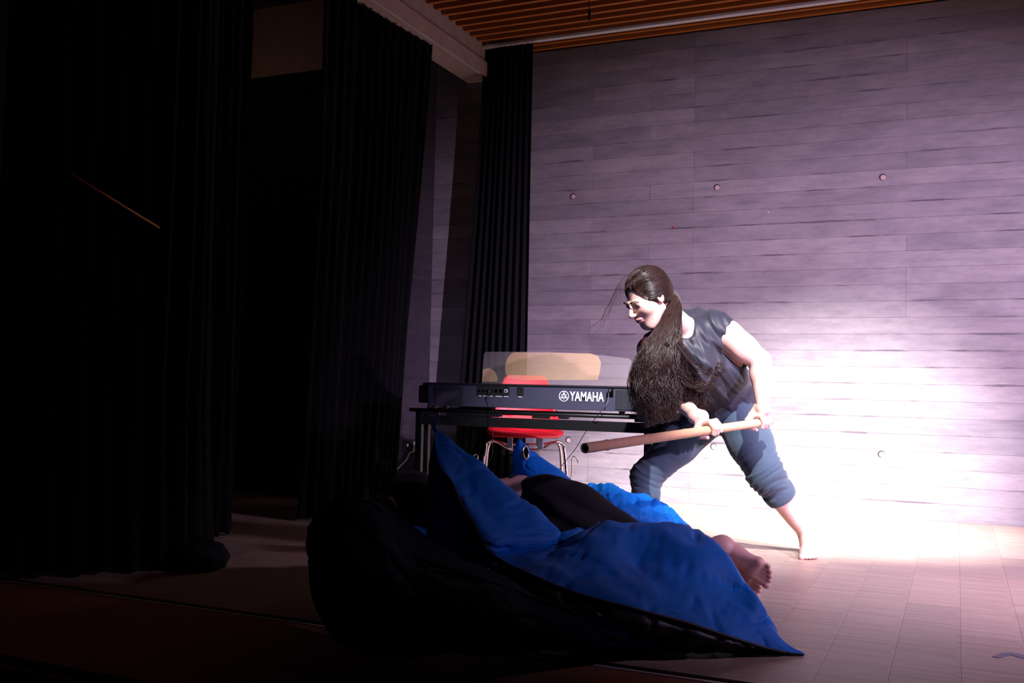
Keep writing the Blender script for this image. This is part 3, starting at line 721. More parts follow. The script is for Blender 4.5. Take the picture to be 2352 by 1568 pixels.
B.chain([shA, (shA + elA) / 2 + np.array([0, 0, -.004]), elA, elA + (wrA - elA) * .3, wrA], [.066, .060, .046, .046, .0275], .02)
B.chain([shB, elB, elB + (wrB - elB) * .3, wrB], [.058, .042, .042, .0275], .02)
for hp, kn, an in ((hipA, knA, ankA), (hipB, knB, ankB)):
    B.chain([hp, kn, kn + (an - kn) * .33, an + (kn - an) * .25], [.085, .060, .059, .046], .02)
    
parts = [B.polys(), hd.polys()]
for toe, heel, an, kn, side in ((toeA, heelA, ankA, knA, -1), (toeB, heelB, ankB, knB, 1)):
    l2, h2 = bounds([toe, heel, an, an + unit(kn - an) * .13], .06); l2[2] = -.006; s = SDF(l2, h2, .0028); d = unit(toe - heel); sd = np.cross(d, [0, 0, 1]) * (1 if side < 0 else -1)
    foot(s, heel, toe, [0, 0, 1], sd); s.chain([heel + np.array([0, 0, .035]) + d * .03, an, an + unit(kn - an) * .14], [.033, .0355, .048], .03); parts.append(s.polys())
up_ = np.array([0, 0, 1.])
hA = grip_hand(gA, sax, up_ * .9 + F * .35, stick_r, gA + up_ * .085 + F * .012 + R * .005, wrA, -1)
hB = grip_hand(gB, sax, up_ * .8 - R * .35 + F * .2, stick_r, gB + up_ * .052 - R * .038 + F * .012, wrB, -1)
parts += [hA.polys(), hB.polys()]
V, Q = join(parts); keep(obj('body', qmesh(V, Q, 1), M_skin), wo)
# eyes
for x in (-1, 1):
    bm = bmesh.new(); bmesh.ops.create_uvsphere(bm, u_segments=16, v_segments=10, radius=.0118)
    cc = hc_ + hr * x * .031 + hf * .0795 + hu * .010
    bmesh.ops.translate(bm, vec=tuple(cc), verts=bm.verts)
    for q_ in bm.faces: q_.smooth = True
    keep(obj('eye', bm, M_eye), wo)
    pth = crom([hc_ + hr * x * a_ + hf * b_ + hu * c_ for a_, b_, c_ in ((.014, .098, .028), (.03, .096, .034), (.046, .086, .030))], 5)
    keep(obj('eyebrow', tube(pth, list(np.linspace(.0035, .0015, len(pth))), 6), M_hair), wo)
pth = crom([hc_ + hr * a_ + hf * b_ + hu * c_ for a_, b_, c_ in ((-.023, .087, -.054), (-.008, .0965, -.0505), (.008, .0965, -.0505), (.023, .087, -.054))], 5)
p2 = crom([hc_ + hr * a_ + hf * b_ + hu * c_ for a_, b_, c_ in ((-.021, .086, -.057), (-.008, .0945, -.0615), (.008, .0945, -.0615), (.021, .086, -.057))], 5)
keep(obj('lips', tubes([(pth, [.001] + [.0032] * (len(pth) - 2) + [.001]), (p2, [.001] + [.0038] * (len(p2) - 2) + [.001])], 8), M_lip), wo)
# top
T = SDF(*bounds([P(1480, 760, 4.3), P(1730, 960, 5.0), P(1560, 700, 4.5), shA, shB], .16), .0042); torso(T, .014, .05)
T.cone(P(1520, 790, 4.42), P(1500, 808, 4.41), .074, .064, .03); T.cone(P(1640, 756, 4.45), P(1656, 764, 4.44), .086, .080, .03)
T.cone(P(1600, 740, 4.53), P(1560, 745, 4.5), .07, .06, .04)
spn = unit(P(1592, 790, 4.45) - P(1690, 940, 4.80))
def shirt_fold(X, Y, Z):
    # drape folds fanning from the arm opening and across the belly
    u = (X - P(1600, 800, 4.4)[0]) * .9 + (Z - .9) * .55; v = (Z - .9) - (X + 1.1) * .3
    m = np.clip(1.15 - (Z), 0, .25) * 4
    return -.0050 * m * np.sin(60 * u + 4 * np.sin(9 * v)) - .0028 * np.sin(105 * u + 12 * v + 2.5 * np.sin(14 * v)) - .0012 * np.sin(230 * u - 20 * v)
T.warp(shirt_fold)
T.cone(shA + unit(elA - shA) * .020, shA + unit(elA - shA) * .2, .074, .09, .004, sub=True)
T.cone(shB + unit(elB - shB) * .02, shB + unit(elB - shB) * .2, .068, .08, .004, sub=True)
# V neck opening
T.cone(P(1562, 712, 4.36), P(1578, 758, 4.32), .066, .046, .004, sub=True); T.cone(P(1574, 754, 4.31), P(1562, 798, 4.30), .052, .014, .004, sub=True)
hem = P(1690, 945, 4.74); T.plane(hem, -unit(spn * .9 + np.array([0, 0, .25])))
keep(obj('sleeveless_top', qmesh(*T.polys(), 2), M_shirt), wo)
# trousers
L_ = SDF(*bounds([P(1600, 900, 4.8), hipA, hipB, knA, knB, cufA, cufB, P(1735, 900, 4.9)], .15), .005)
L_.cone(P(1642, 935, 4.78), P(1700, 932, 4.76), .110, .112, .05); L_.cone(P(1672, 925, 4.80), P(1662, 890, 4.72), .122, .121, .05); L_.ell(P(1695, 910, 4.88), (.12,) * 3, k=.05)
for hp, kn, cf in ((hipA, knA, cufA), (hipB, knB, cufB)):
    L_.chain([hp, hp + (kn - hp) * .5, kn, cf + unit(cf - kn) * .04], [.116, .102, .082, .066] if kn is knA else [.112, .096, .074, .062], .03)
def pant_fold(X, Y, Z):
    out = 0
    for hp, kn, cf in ((hipA, knA, cufA), (hipB, knB, cufB)):
        ax_ = unit(cf - hp); s_ = (X - kn[0]) * ax_[0] + (Y - kn[1]) * ax_[1] + (Z - kn[2]) * ax_[2]
        side = (X - kn[0]) * R[0] + (Y - kn[1]) * R[1]
        dist = np.sqrt((X - kn[0]) ** 2 + (Y - kn[1]) ** 2 + (Z - kn[2]) ** 2)
        m = np.exp(-((s_ - .03) / .13) ** 2) * (dist < .32)
        out = out - (1. if kn is knA else .45) * m * (.0042 * np.sin(2 * math.pi * s_ / .036 + 10 * side + 2.2 * np.sin(22 * side + 30 * s_)) + .002 * np.sin(2 * math.pi * s_ / .021 - 14 * side + 2 * np.sin(35 * side)))
    return out
L_.warp(pant_fold)
for kn, cf in ((knA, cufA), (knB, cufB)):
    n_ = unit(cf - kn); nx, p_ = n_, cf
    sl_, (X, Y, Z) = L_.grid(np.minimum(cf, cf) - .16, cf + .16)
    pl_ = ((X - p_[0]) * nx[0] + (Y - p_[1]) * nx[1] + (Z - p_[2]) * nx[2]).astype(np.float32); L_.d[sl_] = np.maximum(L_.d[sl_], pl_)
keep(obj('trousers', qmesh(*L_.polys(), 1), M_pants), wo)
for kn, cf in ((knA, cufA), (knB, cufB)):
    n_ = unit(cf - kn); u_ = unit(np.cross(n_, F)); v_ = np.cross(n_, u_)
    def rg(o_, r_): return [cf + n_ * o_ + r_ * (1 + .03 * math.sin(3 * t)) * (math.cos(t) * u_ + math.sin(t) * v_) for t in np.linspace(0, 2 * math.pi, 40, endpoint=False)]
    rk = 1. if kn is knA else .93
    rr_ = [(-.050, .068 * rk), (-.052, .075 * rk), (-.035, .077 * rk), (-.012, .075 * rk), (.004, .072 * rk), (.005, .062 * rk), (-.02, .058 * rk)]
    vs = sum([rg(*q_) for q_ in rr_], []); fs = [(i * 40 + k, i * 40 + (k + 1) % 40, (i + 1) * 40 + (k + 1) % 40, (i + 1) * 40 + k) for i in range(len(rr_) - 1) for k in range(40)]
    keep(obj('rolled_cuff', mesh(vs, fs), M_pants), wo)
# hair: cap plus strands
hcp = SDF((-.11, -.14, -.12), (.11, .12, .14), .003, (hc_, np.array([hr, hf, hu])))
hcp.ell((0, -.020, .030), (.081, .101, .093)); hcp.ell((0, -.075, -.01), (.055, .045, .055), k=.03)
hcp.ell((0, .122, -.012), (.112, .088, .112), k=.008, sub=True)
for x in (-1, 1): hcp.ell((x * .085, .012, -.048), (.03, .055, .047), k=.006, sub=True)
hcp.plane((0, 0, -.085), (0, .15, -1))
def comb(X, Y, Z): return .0016 * np.sin(260 * X + 40 * Z + 5 * np.sin(30 * Z)) + .0013 * np.sin(420 * (X + .3 * Z))
hcp.warp(comb)
keep(obj('hair_cap', qmesh(*hcp.polys(), 1), M_hair), wo)
def strands(root, ctrl, widths, n, rad, wave, seed, depth=.5, taper=.25, pts=22, spread0=.3):
    g = np.random.default_rng(seed); cps = np.array(ctrl); base = crom(cps, 8); L = np.linspace(0, 1, len(base)); wd = np.interp(L, np.linspace(0, 1, len(widths)), widths)
    out = []; NC = max(3, n // 16); cl = [(g.uniform(-1, 1), g.uniform(-1, 1), g.uniform(0, 6.28, 3), g.uniform(2.4, 5.6)) for _ in range(NC)]
    for i in range(n):
        ca, cb_, cph, cfr = cl[g.integers(NC)]
        a = g.uniform(-1, 1); b = g.uniform(-1, 1) * math.sqrt(max(0, 1 - a * a)); ln = g.uniform(.55, 1.0) if g.random() < .7 else 1.
        a = ca * .6 + a * .4; b = cb_ * .6 + b * .4; ph = cph + g.uniform(-.5, .5, 3); fr = cfr * g.uniform(.95, 1.05); wv = wave * g.uniform(.6, 1.3)
        t = np.linspace(0, ln, pts); bx = np.array([np.interp(t, L, base[:, k]) for k in range(3)]).T; ww = np.interp(t, L, wd)
        tg = np.gradient(bx, axis=0); tg /= np.linalg.norm(tg, axis=1)[:, None]; s1 = np.cross(tg, F); s1 /= np.linalg.norm(s1, axis=1)[:, None]; s2 = np.cross(tg, s1)
        amp = wv * (np.clip(t * 1.3, 0, 1) ** 2 * 1.5)
        p = bx + s1 * (a * ww + amp * np.sin(2 * math.pi * fr * t + ph[0]))[:, None] + s2 * (b * ww * depth + amp * np.cos(2 * math.pi * fr * t + ph[1]))[:, None]
        out.append((p, rad * g.uniform(.6, 1.4) * np.r_[np.linspace(1, 1, pts - 6), np.linspace(1, taper, 6)]))
    return out
pony = [P(1538, 668, 4.24), P(1549, 690, 4.22), P(1540, 735, 4.16), P(1525, 800, 4.10), P(1512, 860, 4.08), P(1520, 920, 4.06), P(1530, 970, 4.05)]
ptl = [P(1549, 680, 4.22), P(1535, 730, 4.14), P(1500, 800, 4.06), P(1478, 860, 4.03), P(1480, 920, 4.02), P(1500, 975, 4.02)]
ptr = [P(1552, 680, 4.22), P(1550, 740, 4.16), P(1560, 810, 4.10), P(1580, 865, 4.12), P(1590, 915, 4.14), P(1602, 950, 4.17)]
st_ = strands(0, pony, [.012, .026, .048, .072, .09, .085, .05], 2900, .00115, .011, 1, .5)
st_ += strands(0, ptl, [.012, .025, .04, .052, .05, .03], 1300, .00115, .012, 2, .6)
st_ += strands(0, ptr, [.010, .018, .03, .045, .05, .04], 800, .0011, .013, 3, .6)
st_ += strands(0, [P(1550, 790, 4.08), P(1600, 850, 4.08), P(1640, 858, 4.1), P(1668, 842, 4.12)], [.03, .03, .02, .03], 26, .0010, .014, 4)
st_ += strands(0, [P(1540, 830, 4.06), P(1590, 885, 4.08), P(1635, 880, 4.1), P(1650, 850, 4.12)], [.03, .03, .02, .03], 30, .0011, .014, 5)
keep(obj('long_hair', qmesh(*strand_mesh(st_)), M_hair), wo)
# inner mass of the ponytail so that it reads as a full lock
Hm = SDF(*bounds(pony + ptl + ptr, .1), .007)
Hm.chain(pony, [.002, .004, .010, .026, .032, .030, .012], .02); Hm.chain(ptl, [.002, .004, .010, .018, .018, .008], .02); Hm.chain(ptr, [.002, .003, .006, .012, .012, .006], .02)
Hm.warp(lambda X, Y, Z: .004 * np.sin(70 * X + 9 * np.sin(14 * Z)) + .004 * np.sin(60 * Y + 30 * X + 6 * np.sin(20 * Z)))
keep(obj('hair_mass', qmesh(*Hm.polys(), 1), mat('hair_core', (.008, .005, .005), .95, spec=.05)), wo)
fly = strands(0, [P(1482, 618, 4.08), P(1448, 632, 4.05), P(1420, 665, 4.03), P(1402, 705, 4.02), P(1385, 735, 4.0), P(1366, 762, 4.0)], [.01, .014, .014, .014, .02, .03], 9, .0008, .004, 6)
fly += strands(0, [P(1500, 640, 4.06), P(1470, 640, 4.03), P(1432, 668, 4.02), P(1418, 712, 4.02)], [.02, .02, .015, .015], 7, .0008, .003, 8)
keep(obj('loose_hair', qmesh(*strand_mesh(fly)), M_hair), wo)
# strands combed over the cap towards the tie
cb = []; g9 = np.random.default_rng(5); tie = hc_ + (-.118) * hf - .004 * hu
cE = np.array([0, -.020, .030]); rE = np.array([.082, .102, .094]); d0 = unit([0, -1., -.22]); ea = np.array([1., 0, 0]); eb = np.cross(ea, d0)
def cut_(p):
    return (((p - np.array([0, .122, -.012])) / np.array([.112, .088, .112])) ** 2).sum() < .97 or any((((p - np.array([x * .085, .012, -.048])) / np.array([.03, .055, .047])) ** 2).sum() < 1 for x in (-1, 1)) or p[2] < -.075
for i in range(1500):
    ph = g9.uniform(0, 2 * math.pi); tdir = math.cos(ph) * ea + math.sin(ph) * eb; am_ = .3
    for a_ in np.linspace(.2, 2.6, 60):
        dd_ = math.cos(a_) * d0 + math.sin(a_) * tdir
        if cut_(cE + rE * dd_ * 1.0): break
        am_ = a_
    am_ *= 1 if g9.random() < .75 else g9.uniform(.5, 1)
    lift = g9.uniform(1.0, 1.035); wob = g9.uniform(-.04, .04)
    A_ = np.linspace(am_, .04, 16); pp_ = np.array([cE + rE * (math.cos(a_) * d0 + math.sin(a_) * (math.cos(ph + wob * math.sin(3 * a_)) * ea + math.sin(ph + wob * math.sin(3 * a_)) * eb)) * (lift if k > 1 else .99) for k, a_ in enumerate(A_)])
    cb.append((hc_ + pp_ @ np.array([hr, hf, hu]), np.full(16, .0010)))
keep(obj('combed_hair', qmesh(*strand_mesh(cb)), M_hair), wo)
keep(obj('hair_tie', tube(crom([tie - hf * .006 + .020 * (math.cos(t) * hr + math.sin(t) * hu) for t in np.linspace(0, 2 * math.pi, 9)], 4), .004, 8), M_black), wo)
# stick: hollow tube
sk = empty('wooden_stick', tuple((tip + butt) / 2), 'pale wooden tube held level in both hands by the bending person', 'stick')
u_ = unit(np.cross(sax, [0, 0, 1])); v_ = np.cross(sax, u_); vs = []
prf = [(0.10, .0130), (0, .0135), (0, .0178)] + [(x_, .0180 + (.0022 * math.exp(-((x_ % .27 - .13) / .006) ** 2) if .05 < x_ < 1.0 else 0)) for x_ in np.linspace(.002, np.linalg.norm(butt - tip), 120)] + [(np.linalg.norm(butt - tip), .002)]
for (l, r_) in prf:
    for k in range(24): a = 2 * math.pi * k / 24; vs.append(tip + sax * l + r_ * (math.cos(a) * u_ + math.sin(a) * v_))
fs = [(i * 24 + k, i * 24 + (k + 1) % 24, (i + 1) * 24 + (k + 1) % 24, (i + 1) * 24 + k) for i in range(len(prf) - 1) for k in range(24)]
keep(obj('shaft', mesh(vs, fs), M_stick), sk)
vs, fs = tube_data([tip + sax * .004, tip + sax * .10], .0131, 20); keep(obj('hollow_end', mesh(vs, fs), M_hole, label='dark hollow end of the tube'), sk)

# ------------------------------------------------------------ bean bags
def loft(sections, nr=5, ns=6, wr=.012, seed=0, cap=True, wscale=6., dark=None):
    """sections: list of closed rings of world points"""
    rings = [crom(s_, nr, True) for s_ in sections]; rings = np.array(rings); M_ = rings.shape[1]
    full = np.stack([crom(rings[:, k], ns) for k in range(M_)], 1)
    N_ = len(full); vs = full.reshape(-1, 3)
    fs = [(i * M_ + k, i * M_ + (k + 1) % M_, (i + 1) * M_ + (k + 1) % M_, (i + 1) * M_ + k) for i in range(N_ - 1) for k in range(M_)]
    vs = list(vs)
    if cap:
        for i in (0, N_ - 1):
            vs.append(full[i].mean(0)); ci = len(vs) - 1
            for k in range(M_):
                a, b = i * M_ + k, i * M_ + (k + 1) % M_; fs.append((ci, b, a) if i == 0 else (ci, a, b))
    me = mesh(vs, fs)
    if dark is not None:
        for qi, pf in enumerate(me.polygons):
            if qi < (N_ - 1) * M_ and dark[0] * nr <= qi % M_ < dark[1] * nr: pf.material_index = 1
    bm = bmesh.new(); bm.from_mesh(me); bmesh.ops.recalc_face_normals(bm, faces=bm.faces); bm.normal_update()
    bmesh.ops.subdivide_edges(bm, edges=bm.edges, cuts=1, use_grid_fill=True, smooth=.6); bm.normal_update()
    for v in bm.verts:
        p = Vector(v.co) * wscale + Vector((seed * 3.1, 0, 0))
        n = mnoise.noise(p) * .7 + mnoise.noise(p * 2.1) * .35
        rdg = -abs(mnoise.noise(Vector((p.x * 1.4, p.y * 1.4, p.z * .5)) + Vector((7, 3, 1)))) + .2
        cr = max(0, .09 - abs(mnoise.noise(p * 1.3 + Vector((11, 5, 2))))) / .09; cr2 = max(0, .10 - abs(mnoise.noise(Vector((p.x * 2.6, p.y * 2.6, p.z * 1.2)) + Vector((3, 9, 4))))) / .10
        v.co += v.normal * wr * (n + .8 * rdg - .55 * cr - .28 * cr2)
        if v.co.z < .002: v.co.z = .002
    for q in bm.faces: q.smooth = True
    bm.to_mesh(me); bm.free(); return me
def ringpx(lst): return [P(*p) for p in lst]
zc_ = lambda px, py: float((G(px, py) - C0) @ F)
# main blue bag: right lobe. ring: floor front, belly, seam, upper, ridge, back, floor back
secs = [
    ringpx([(1120, 1330, 2.95), (1118, 1310, 2.92), (1128, 1288, 2.95), (1140, 1268, 3.05), (1160, 1262, 3.20), (1170, 1290, 3.35), (1150, 1330, 3.25)]),
    ringpx([(1200, 1420, 2.84), (1190, 1370, 2.76), (1205, 1318, 2.80), (1222, 1282, 2.98), (1250, 1262, 3.20), (1290, 1280, 3.45), (1260, 1400, 3.20)]),
    ringpx([(1320, 1490, 2.86), (1300, 1420, 2.72), (1318, 1362, 2.76), (1340, 1270, 2.98), (1375, 1206, 3.28), (1420, 1260, 3.60), (1400, 1400, 3.30)]),
    ringpx([(1440, 1496, 2.88), (1435, 1450, 2.74), (1452, 1398, 2.76), (1465, 1300, 2.98), (1480, 1196, 3.30), (1520, 1250, 3.62), (1500, 1400, 3.25)]),
    ringpx([(1560, 1498, 2.88), (1560, 1470, 2.78), (1575, 1430, 2.79), (1585, 1320, 2.99), (1592, 1206, 3.28), (1620, 1290, 3.50), (1600, 1420, 3.15)]),
    ringpx([(1660, 1500, 2.88), (1665, 1484, 2.81), (1675, 1462, 2.82), (1682, 1370, 2.98), (1682, 1292, 3.12), (1690, 1345, 3.25), (1680, 1440, 3.08)]),
    ringpx([(1745, 1502, 2.88), (1748, 1494, 2.85), (1755, 1486, 2.85), (1762, 1432, 2.93), (1760, 1400, 3.00), (1764, 1420, 3.08), (1758, 1470, 2.98)]),
    ringpx([(1795, 1503, 2.87), (1798, 1500, 2.86), (1802, 1497, 2.86), (1804, 1486, 2.88), (1804, 1474, 2.91), (1806, 1482, 2.94), (1800, 1494, 2.90)]),
    ringpx([(1842, 1505, 2.868), (1843, 1504, 2.866), (1844, 1503.5, 2.866), (1845, 1503, 2.868), (1845, 1502, 2.872), (1845, 1503, 2.876), (1843, 1504, 2.872)])]
bagA = empty('bean_bag', tuple(G(1450, 1480)), 'large blue bean bag with a pointed corner on the floor, person lying in it', 'bean bag')
rl = loft(secs, 6, 8, .020, 1, wscale=5, dark=(0, 2)); rl.materials.append(M_blue); rl.materials.append(M_seam); keep(obj('right_lobe', rl), bagA)
# left cone lobe. ring: left edge, seam, mid right, right edge, back
def L5(y, xl, xs, xm, xr, z0, dz, yo=0):
    return ringpx([(xl, y, z0 + .02), (xs, y + 4, z0 - dz * .55), (xm, y + 2, z0 - dz * .35), (xr, y, z0 + dz * .15), ((xl + xr) / 2, y - 2, z0 + dz)])
secs = [
    L5(1300, 990, 1120, 1150, 1200, 3.18, .10),
    L5(1272, 974, 1112, 1160, 1245, 3.18, .24),
    L5(1240, 970, 1103, 1180, 1286, 3.20, .28),
    L5(1200, 971, 1083, 1150, 1268, 3.22, .28),
    L5(1150, 974, 1056, 1105, 1206, 3.24, .23),
    L5(1100, 978, 1026, 1060, 1148, 3.26, .17),
    L5(1050, 984, 1002, 1030, 1088, 3.28, .10),
    L5(1012, 992, 997, 1010, 1040, 3.29, .045),
    L5(988, 997, 999, 1003, 1010, 3.30, .015),
    L5(966, 994, 995, 996, 997, 3.30, .004)]
keep(obj('left_lobe', loft(secs, 6, 7, .014, 4, wscale=6), M_blue), bagA)
secs = [ringpx([(1268, 1262, 3.3), (1272, 1245, 3.2), (1284, 1222, 3.25), (1290, 1240, 3.45)]), ringpx([(1300, 1262, 3.3), (1305, 1240, 3.2), (1312, 1214, 3.3), (1316, 1240, 3.48)]),
        ringpx([(1330, 1258, 3.32), (1332, 1238, 3.24), (1332, 1213, 3.32), (1338, 1232, 3.46)]), ringpx([(1352, 1246, 3.36), (1354, 1238, 3.32), (1352, 1226, 3.36), (1356, 1234, 3.42)])]
keep(obj('tucked_fold', loft(secs, 6, 6, .006, 31, wscale=9), M_blue), bagA)
secs = [ringpx([(903, 1246, 3.1), (905, 1232, 3.0), (908, 1216, 3.05), (912, 1230, 3.2)]), ringpx([(930, 1252, 3.08), (930, 1232, 2.98), (932, 1205, 3.06), (936, 1226, 3.25)]),
        ringpx([(958, 1252, 3.08), (958, 1234, 3.0), (958, 1206, 3.08), (962, 1228, 3.25)]), ringpx([(978, 1240, 3.1), (980, 1230, 3.06), (978, 1214, 3.1), (984, 1226, 3.2)])]
keep(obj('tucked_corner', loft(secs, 6, 6, .008, 33, wscale=9), M_blue), bagA)
# black seam tape along the fold
sm = [(999, 1050, 3.20), (1012, 1082, 3.155), (1030, 1106, 3.14), (1045, 1137, 3.11), (1058, 1168, 3.09), (1082, 1203, 3.06), (1102, 1240, 3.04), (1118, 1270, 3.0), (1150, 1291, 2.92), (1205, 1318, 2.79), (1318, 1364, 2.745), (1452, 1400, 2.745), (1575, 1431, 2.775), (1675, 1463, 2.81), (1755, 1487, 2.84), (1802, 1498, 2.853)]
pth = crom([P(*p) for p in sm], 8); wdt = np.interp(np.linspace(0, 1, len(pth)), [0, .1, .3, .5, .6, .8, 1], [.004, .011, .012, .011, .009, .007, .004])
vs = []
for i, p in enumerate(pth):
    T_ = unit(pth[min(i + 1, len(pth) - 1)] - pth[max(i - 1, 0)]); s1 = unit(np.cross(T_, F)); s2 = np.cross(T_, s1)
    for k in range(8): a = 2 * math.pi * k / 8; vs.append(p + s1 * math.cos(a) * wdt[i] + s2 * math.sin(a) * .006)
fs = [(i * 8 + k, i * 8 + (k + 1) % 8, (i + 1) * 8 + (k + 1) % 8, (i + 1) * 8 + k) for i in range(len(pth) - 1) for k in range(8)]
keep(obj('seam_flap', mesh(vs, fs), M_seam, label='black seam flap along the fold'), bagA)
# pointed corner flap
# back bag with the eyelet
bagC = empty('bean_bag', tuple(G(1330, 1230)), 'bright blue bean bag behind the lying person with a metal eyelet in its raised corner', 'bean bag')
def ring8(y, xl, xr, z0, dz):
    xm = (xl + xr) / 2
    return ringpx([(xl, y, z0), (xl * .7 + xr * .3, y, z0 - dz * .8), (xl * .3 + xr * .7, y, z0 - dz * .8), (xr, y, z0), (xl * .3 + xr * .7, y - 2, z0 + dz), (xl * .7 + xr * .3, y - 2, z0 + dz)])
secs = [ring8(1215, 1120, 1420, 4.15, .30), ring8(1180, 1120, 1400, 4.15, .32), ring8(1140, 1136, 1362, 4.12, .26), ring8(1108, 1163, 1322, 4.10, .18), ring8(1080, 1174, 1284, 4.08, .11), ring8(1050, 1175, 1246, 4.07, .05),
        ring8(1030, 1177, 1222, 4.06, .022), ring8(1016, 1182, 1204, 4.06, .012), ring8(1009, 1188, 1194, 4.06, .006)]
keep(obj('raised_corner', loft(secs, 6, 6, .010, 8, wscale=7), M_blue), bagC)
secs = [ringpx([(1310, 1200, 4.0), (1320, 1160, 3.95), (1328, 1108, 4.1), (1325, 1150, 4.35), (1315, 1190, 4.3)]),
        ringpx([(1350, 1210, 3.95), (1345, 1150, 3.88), (1350, 1101, 4.1), (1355, 1140, 4.42), (1350, 1190, 4.4)]),
        ringpx([(1400, 1215, 3.95), (1395, 1160, 3.86), (1395, 1107, 4.1), (1400, 1150, 4.45), (1400, 1190, 4.4)]),
        ringpx([(1450, 1220, 3.95), (1450, 1175, 3.88), (1447, 1122, 4.1), (1450, 1160, 4.4), (1450, 1200, 4.35)]),
        ringpx([(1500, 1225, 3.98), (1505, 1190, 3.92), (1500, 1148, 4.1), (1505, 1175, 4.3), (1500, 1205, 4.28)]),
        ringpx([(1550, 1230, 4.02), (1556, 1208, 3.98), (1548, 1180, 4.08), (1552, 1195, 4.2), (1550, 1215, 4.18)]),
        ringpx([(1585, 1232, 4.05), (1590, 1222, 4.02), (1580, 1207, 4.06), (1585, 1213, 4.12), (1585, 1222, 4.10)])]
keep(obj('wrinkled_lobe', loft(secs, 6, 8, .036, 12, wscale=7), M_blue), bagC)
ec_ = P(1207, 1039, 3.995); nrm_ = unit(-F * .55 + R * .84 + U * .05); e1 = unit(U * .93 - R * .36 - nrm_ * np.dot(U * .93 - R * .36, nrm_)); e2 = np.cross(nrm_, e1)
rgp = [ec_ + .026 * math.cos(t) * e1 + .020 * math.sin(t) * e2 for t in np.linspace(0, 2 * math.pi, 29)]
keep(obj('eyelet', tube(rgp, .0048, 8), M_chrome, label='metal eyelet in the corner'), bagC)
dv = [ec_ + .022 * math.cos(t) * e1 + .016 * math.sin(t) * e2 for t in np.linspace(0, 2 * math.pi, 24, endpoint=False)]
vs = dv + [v + nrm_ * .002 for v in dv]; fs = [tuple(range(24)), tuple(range(47, 23, -1))] + [(k, (k + 1) % 24, 24 + (k + 1) % 24, 24 + k) for k in range(24)]
keep(obj('eyelet_hole', mesh(vs, fs, False), M_hole), bagC)
# front dark bag
bagF = empty('bean_bag', tuple(G(950, 1490)), 'dark navy bean bag slumped in shadow in front of the blue one', 'bean bag')
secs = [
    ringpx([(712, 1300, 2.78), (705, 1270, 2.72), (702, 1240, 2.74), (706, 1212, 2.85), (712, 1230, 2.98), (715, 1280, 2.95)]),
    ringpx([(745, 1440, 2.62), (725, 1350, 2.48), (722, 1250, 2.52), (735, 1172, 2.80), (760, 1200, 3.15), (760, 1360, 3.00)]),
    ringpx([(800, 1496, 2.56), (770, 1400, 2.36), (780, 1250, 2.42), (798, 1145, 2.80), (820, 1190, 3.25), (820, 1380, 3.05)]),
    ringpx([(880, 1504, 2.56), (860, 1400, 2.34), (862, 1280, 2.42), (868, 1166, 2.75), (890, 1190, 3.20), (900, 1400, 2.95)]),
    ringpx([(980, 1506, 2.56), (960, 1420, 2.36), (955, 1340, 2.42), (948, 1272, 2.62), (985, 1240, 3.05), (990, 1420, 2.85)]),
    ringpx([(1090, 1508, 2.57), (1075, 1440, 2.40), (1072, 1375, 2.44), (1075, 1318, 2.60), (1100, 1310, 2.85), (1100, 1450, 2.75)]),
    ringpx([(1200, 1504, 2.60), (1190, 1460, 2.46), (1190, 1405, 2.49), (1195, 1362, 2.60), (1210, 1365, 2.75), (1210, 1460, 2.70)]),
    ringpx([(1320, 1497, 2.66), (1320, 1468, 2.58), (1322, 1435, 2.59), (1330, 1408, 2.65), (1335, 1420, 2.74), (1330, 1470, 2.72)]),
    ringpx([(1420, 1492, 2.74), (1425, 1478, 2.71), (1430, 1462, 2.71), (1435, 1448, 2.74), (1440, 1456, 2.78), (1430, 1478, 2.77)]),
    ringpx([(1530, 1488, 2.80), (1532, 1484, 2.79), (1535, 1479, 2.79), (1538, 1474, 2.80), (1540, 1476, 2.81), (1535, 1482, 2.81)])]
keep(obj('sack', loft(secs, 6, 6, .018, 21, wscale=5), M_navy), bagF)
sm = [(735, 1174, 2.79), (797, 1147, 2.78), (867, 1168, 2.73), (948, 1274, 2.60), (1075, 1320, 2.58), (1195, 1364, 2.58), (1330, 1410, 2.63), (1435, 1449, 2.72)]
keep(obj('piping', tube(crom([P(*p) for p in sm], 8), .005, 8), M_navy), bagF)

# ------------------------------------------------------------ person lying in the bean bags
lp = empty('person', tuple(G(1300, 1280)), 'person in black lying curled in the blue bean bags, bare foot sticking out', 'person')
hip = P(1290, 1172, 3.72); wst = P(1195, 1140, 3.74); chs = P(1070, 1165, 3.66); shd = P(950, 1160, 3.55)
kne = P(1475, 1262, 3.62); ank = P(1625, 1268, 3.62)
ex = [hip, wst, chs, shd, kne, ank, P(860, 1160, 3.45)]
Bq = SDF(*bounds(ex, .2), .007)
Bq.chain([shd, chs, wst, hip], [.085, .10, .068, .10], .05); Bq.chain([hip, kne, ank], [.095, .058, .034], .03)
hip2 = P(1290, 1215, 3.62); kne2 = P(1500, 1300, 3.5); ank2 = P(1650, 1320, 3.55); Bq.chain([hip2, kne2, ank2], [.09, .055, .033], .03)
armq = [P(960, 1165, 3.48), P(905, 1215, 3.36), P(885, 1165, 3.40)]; Bq.chain(armq, [.045, .036, .026], .02)
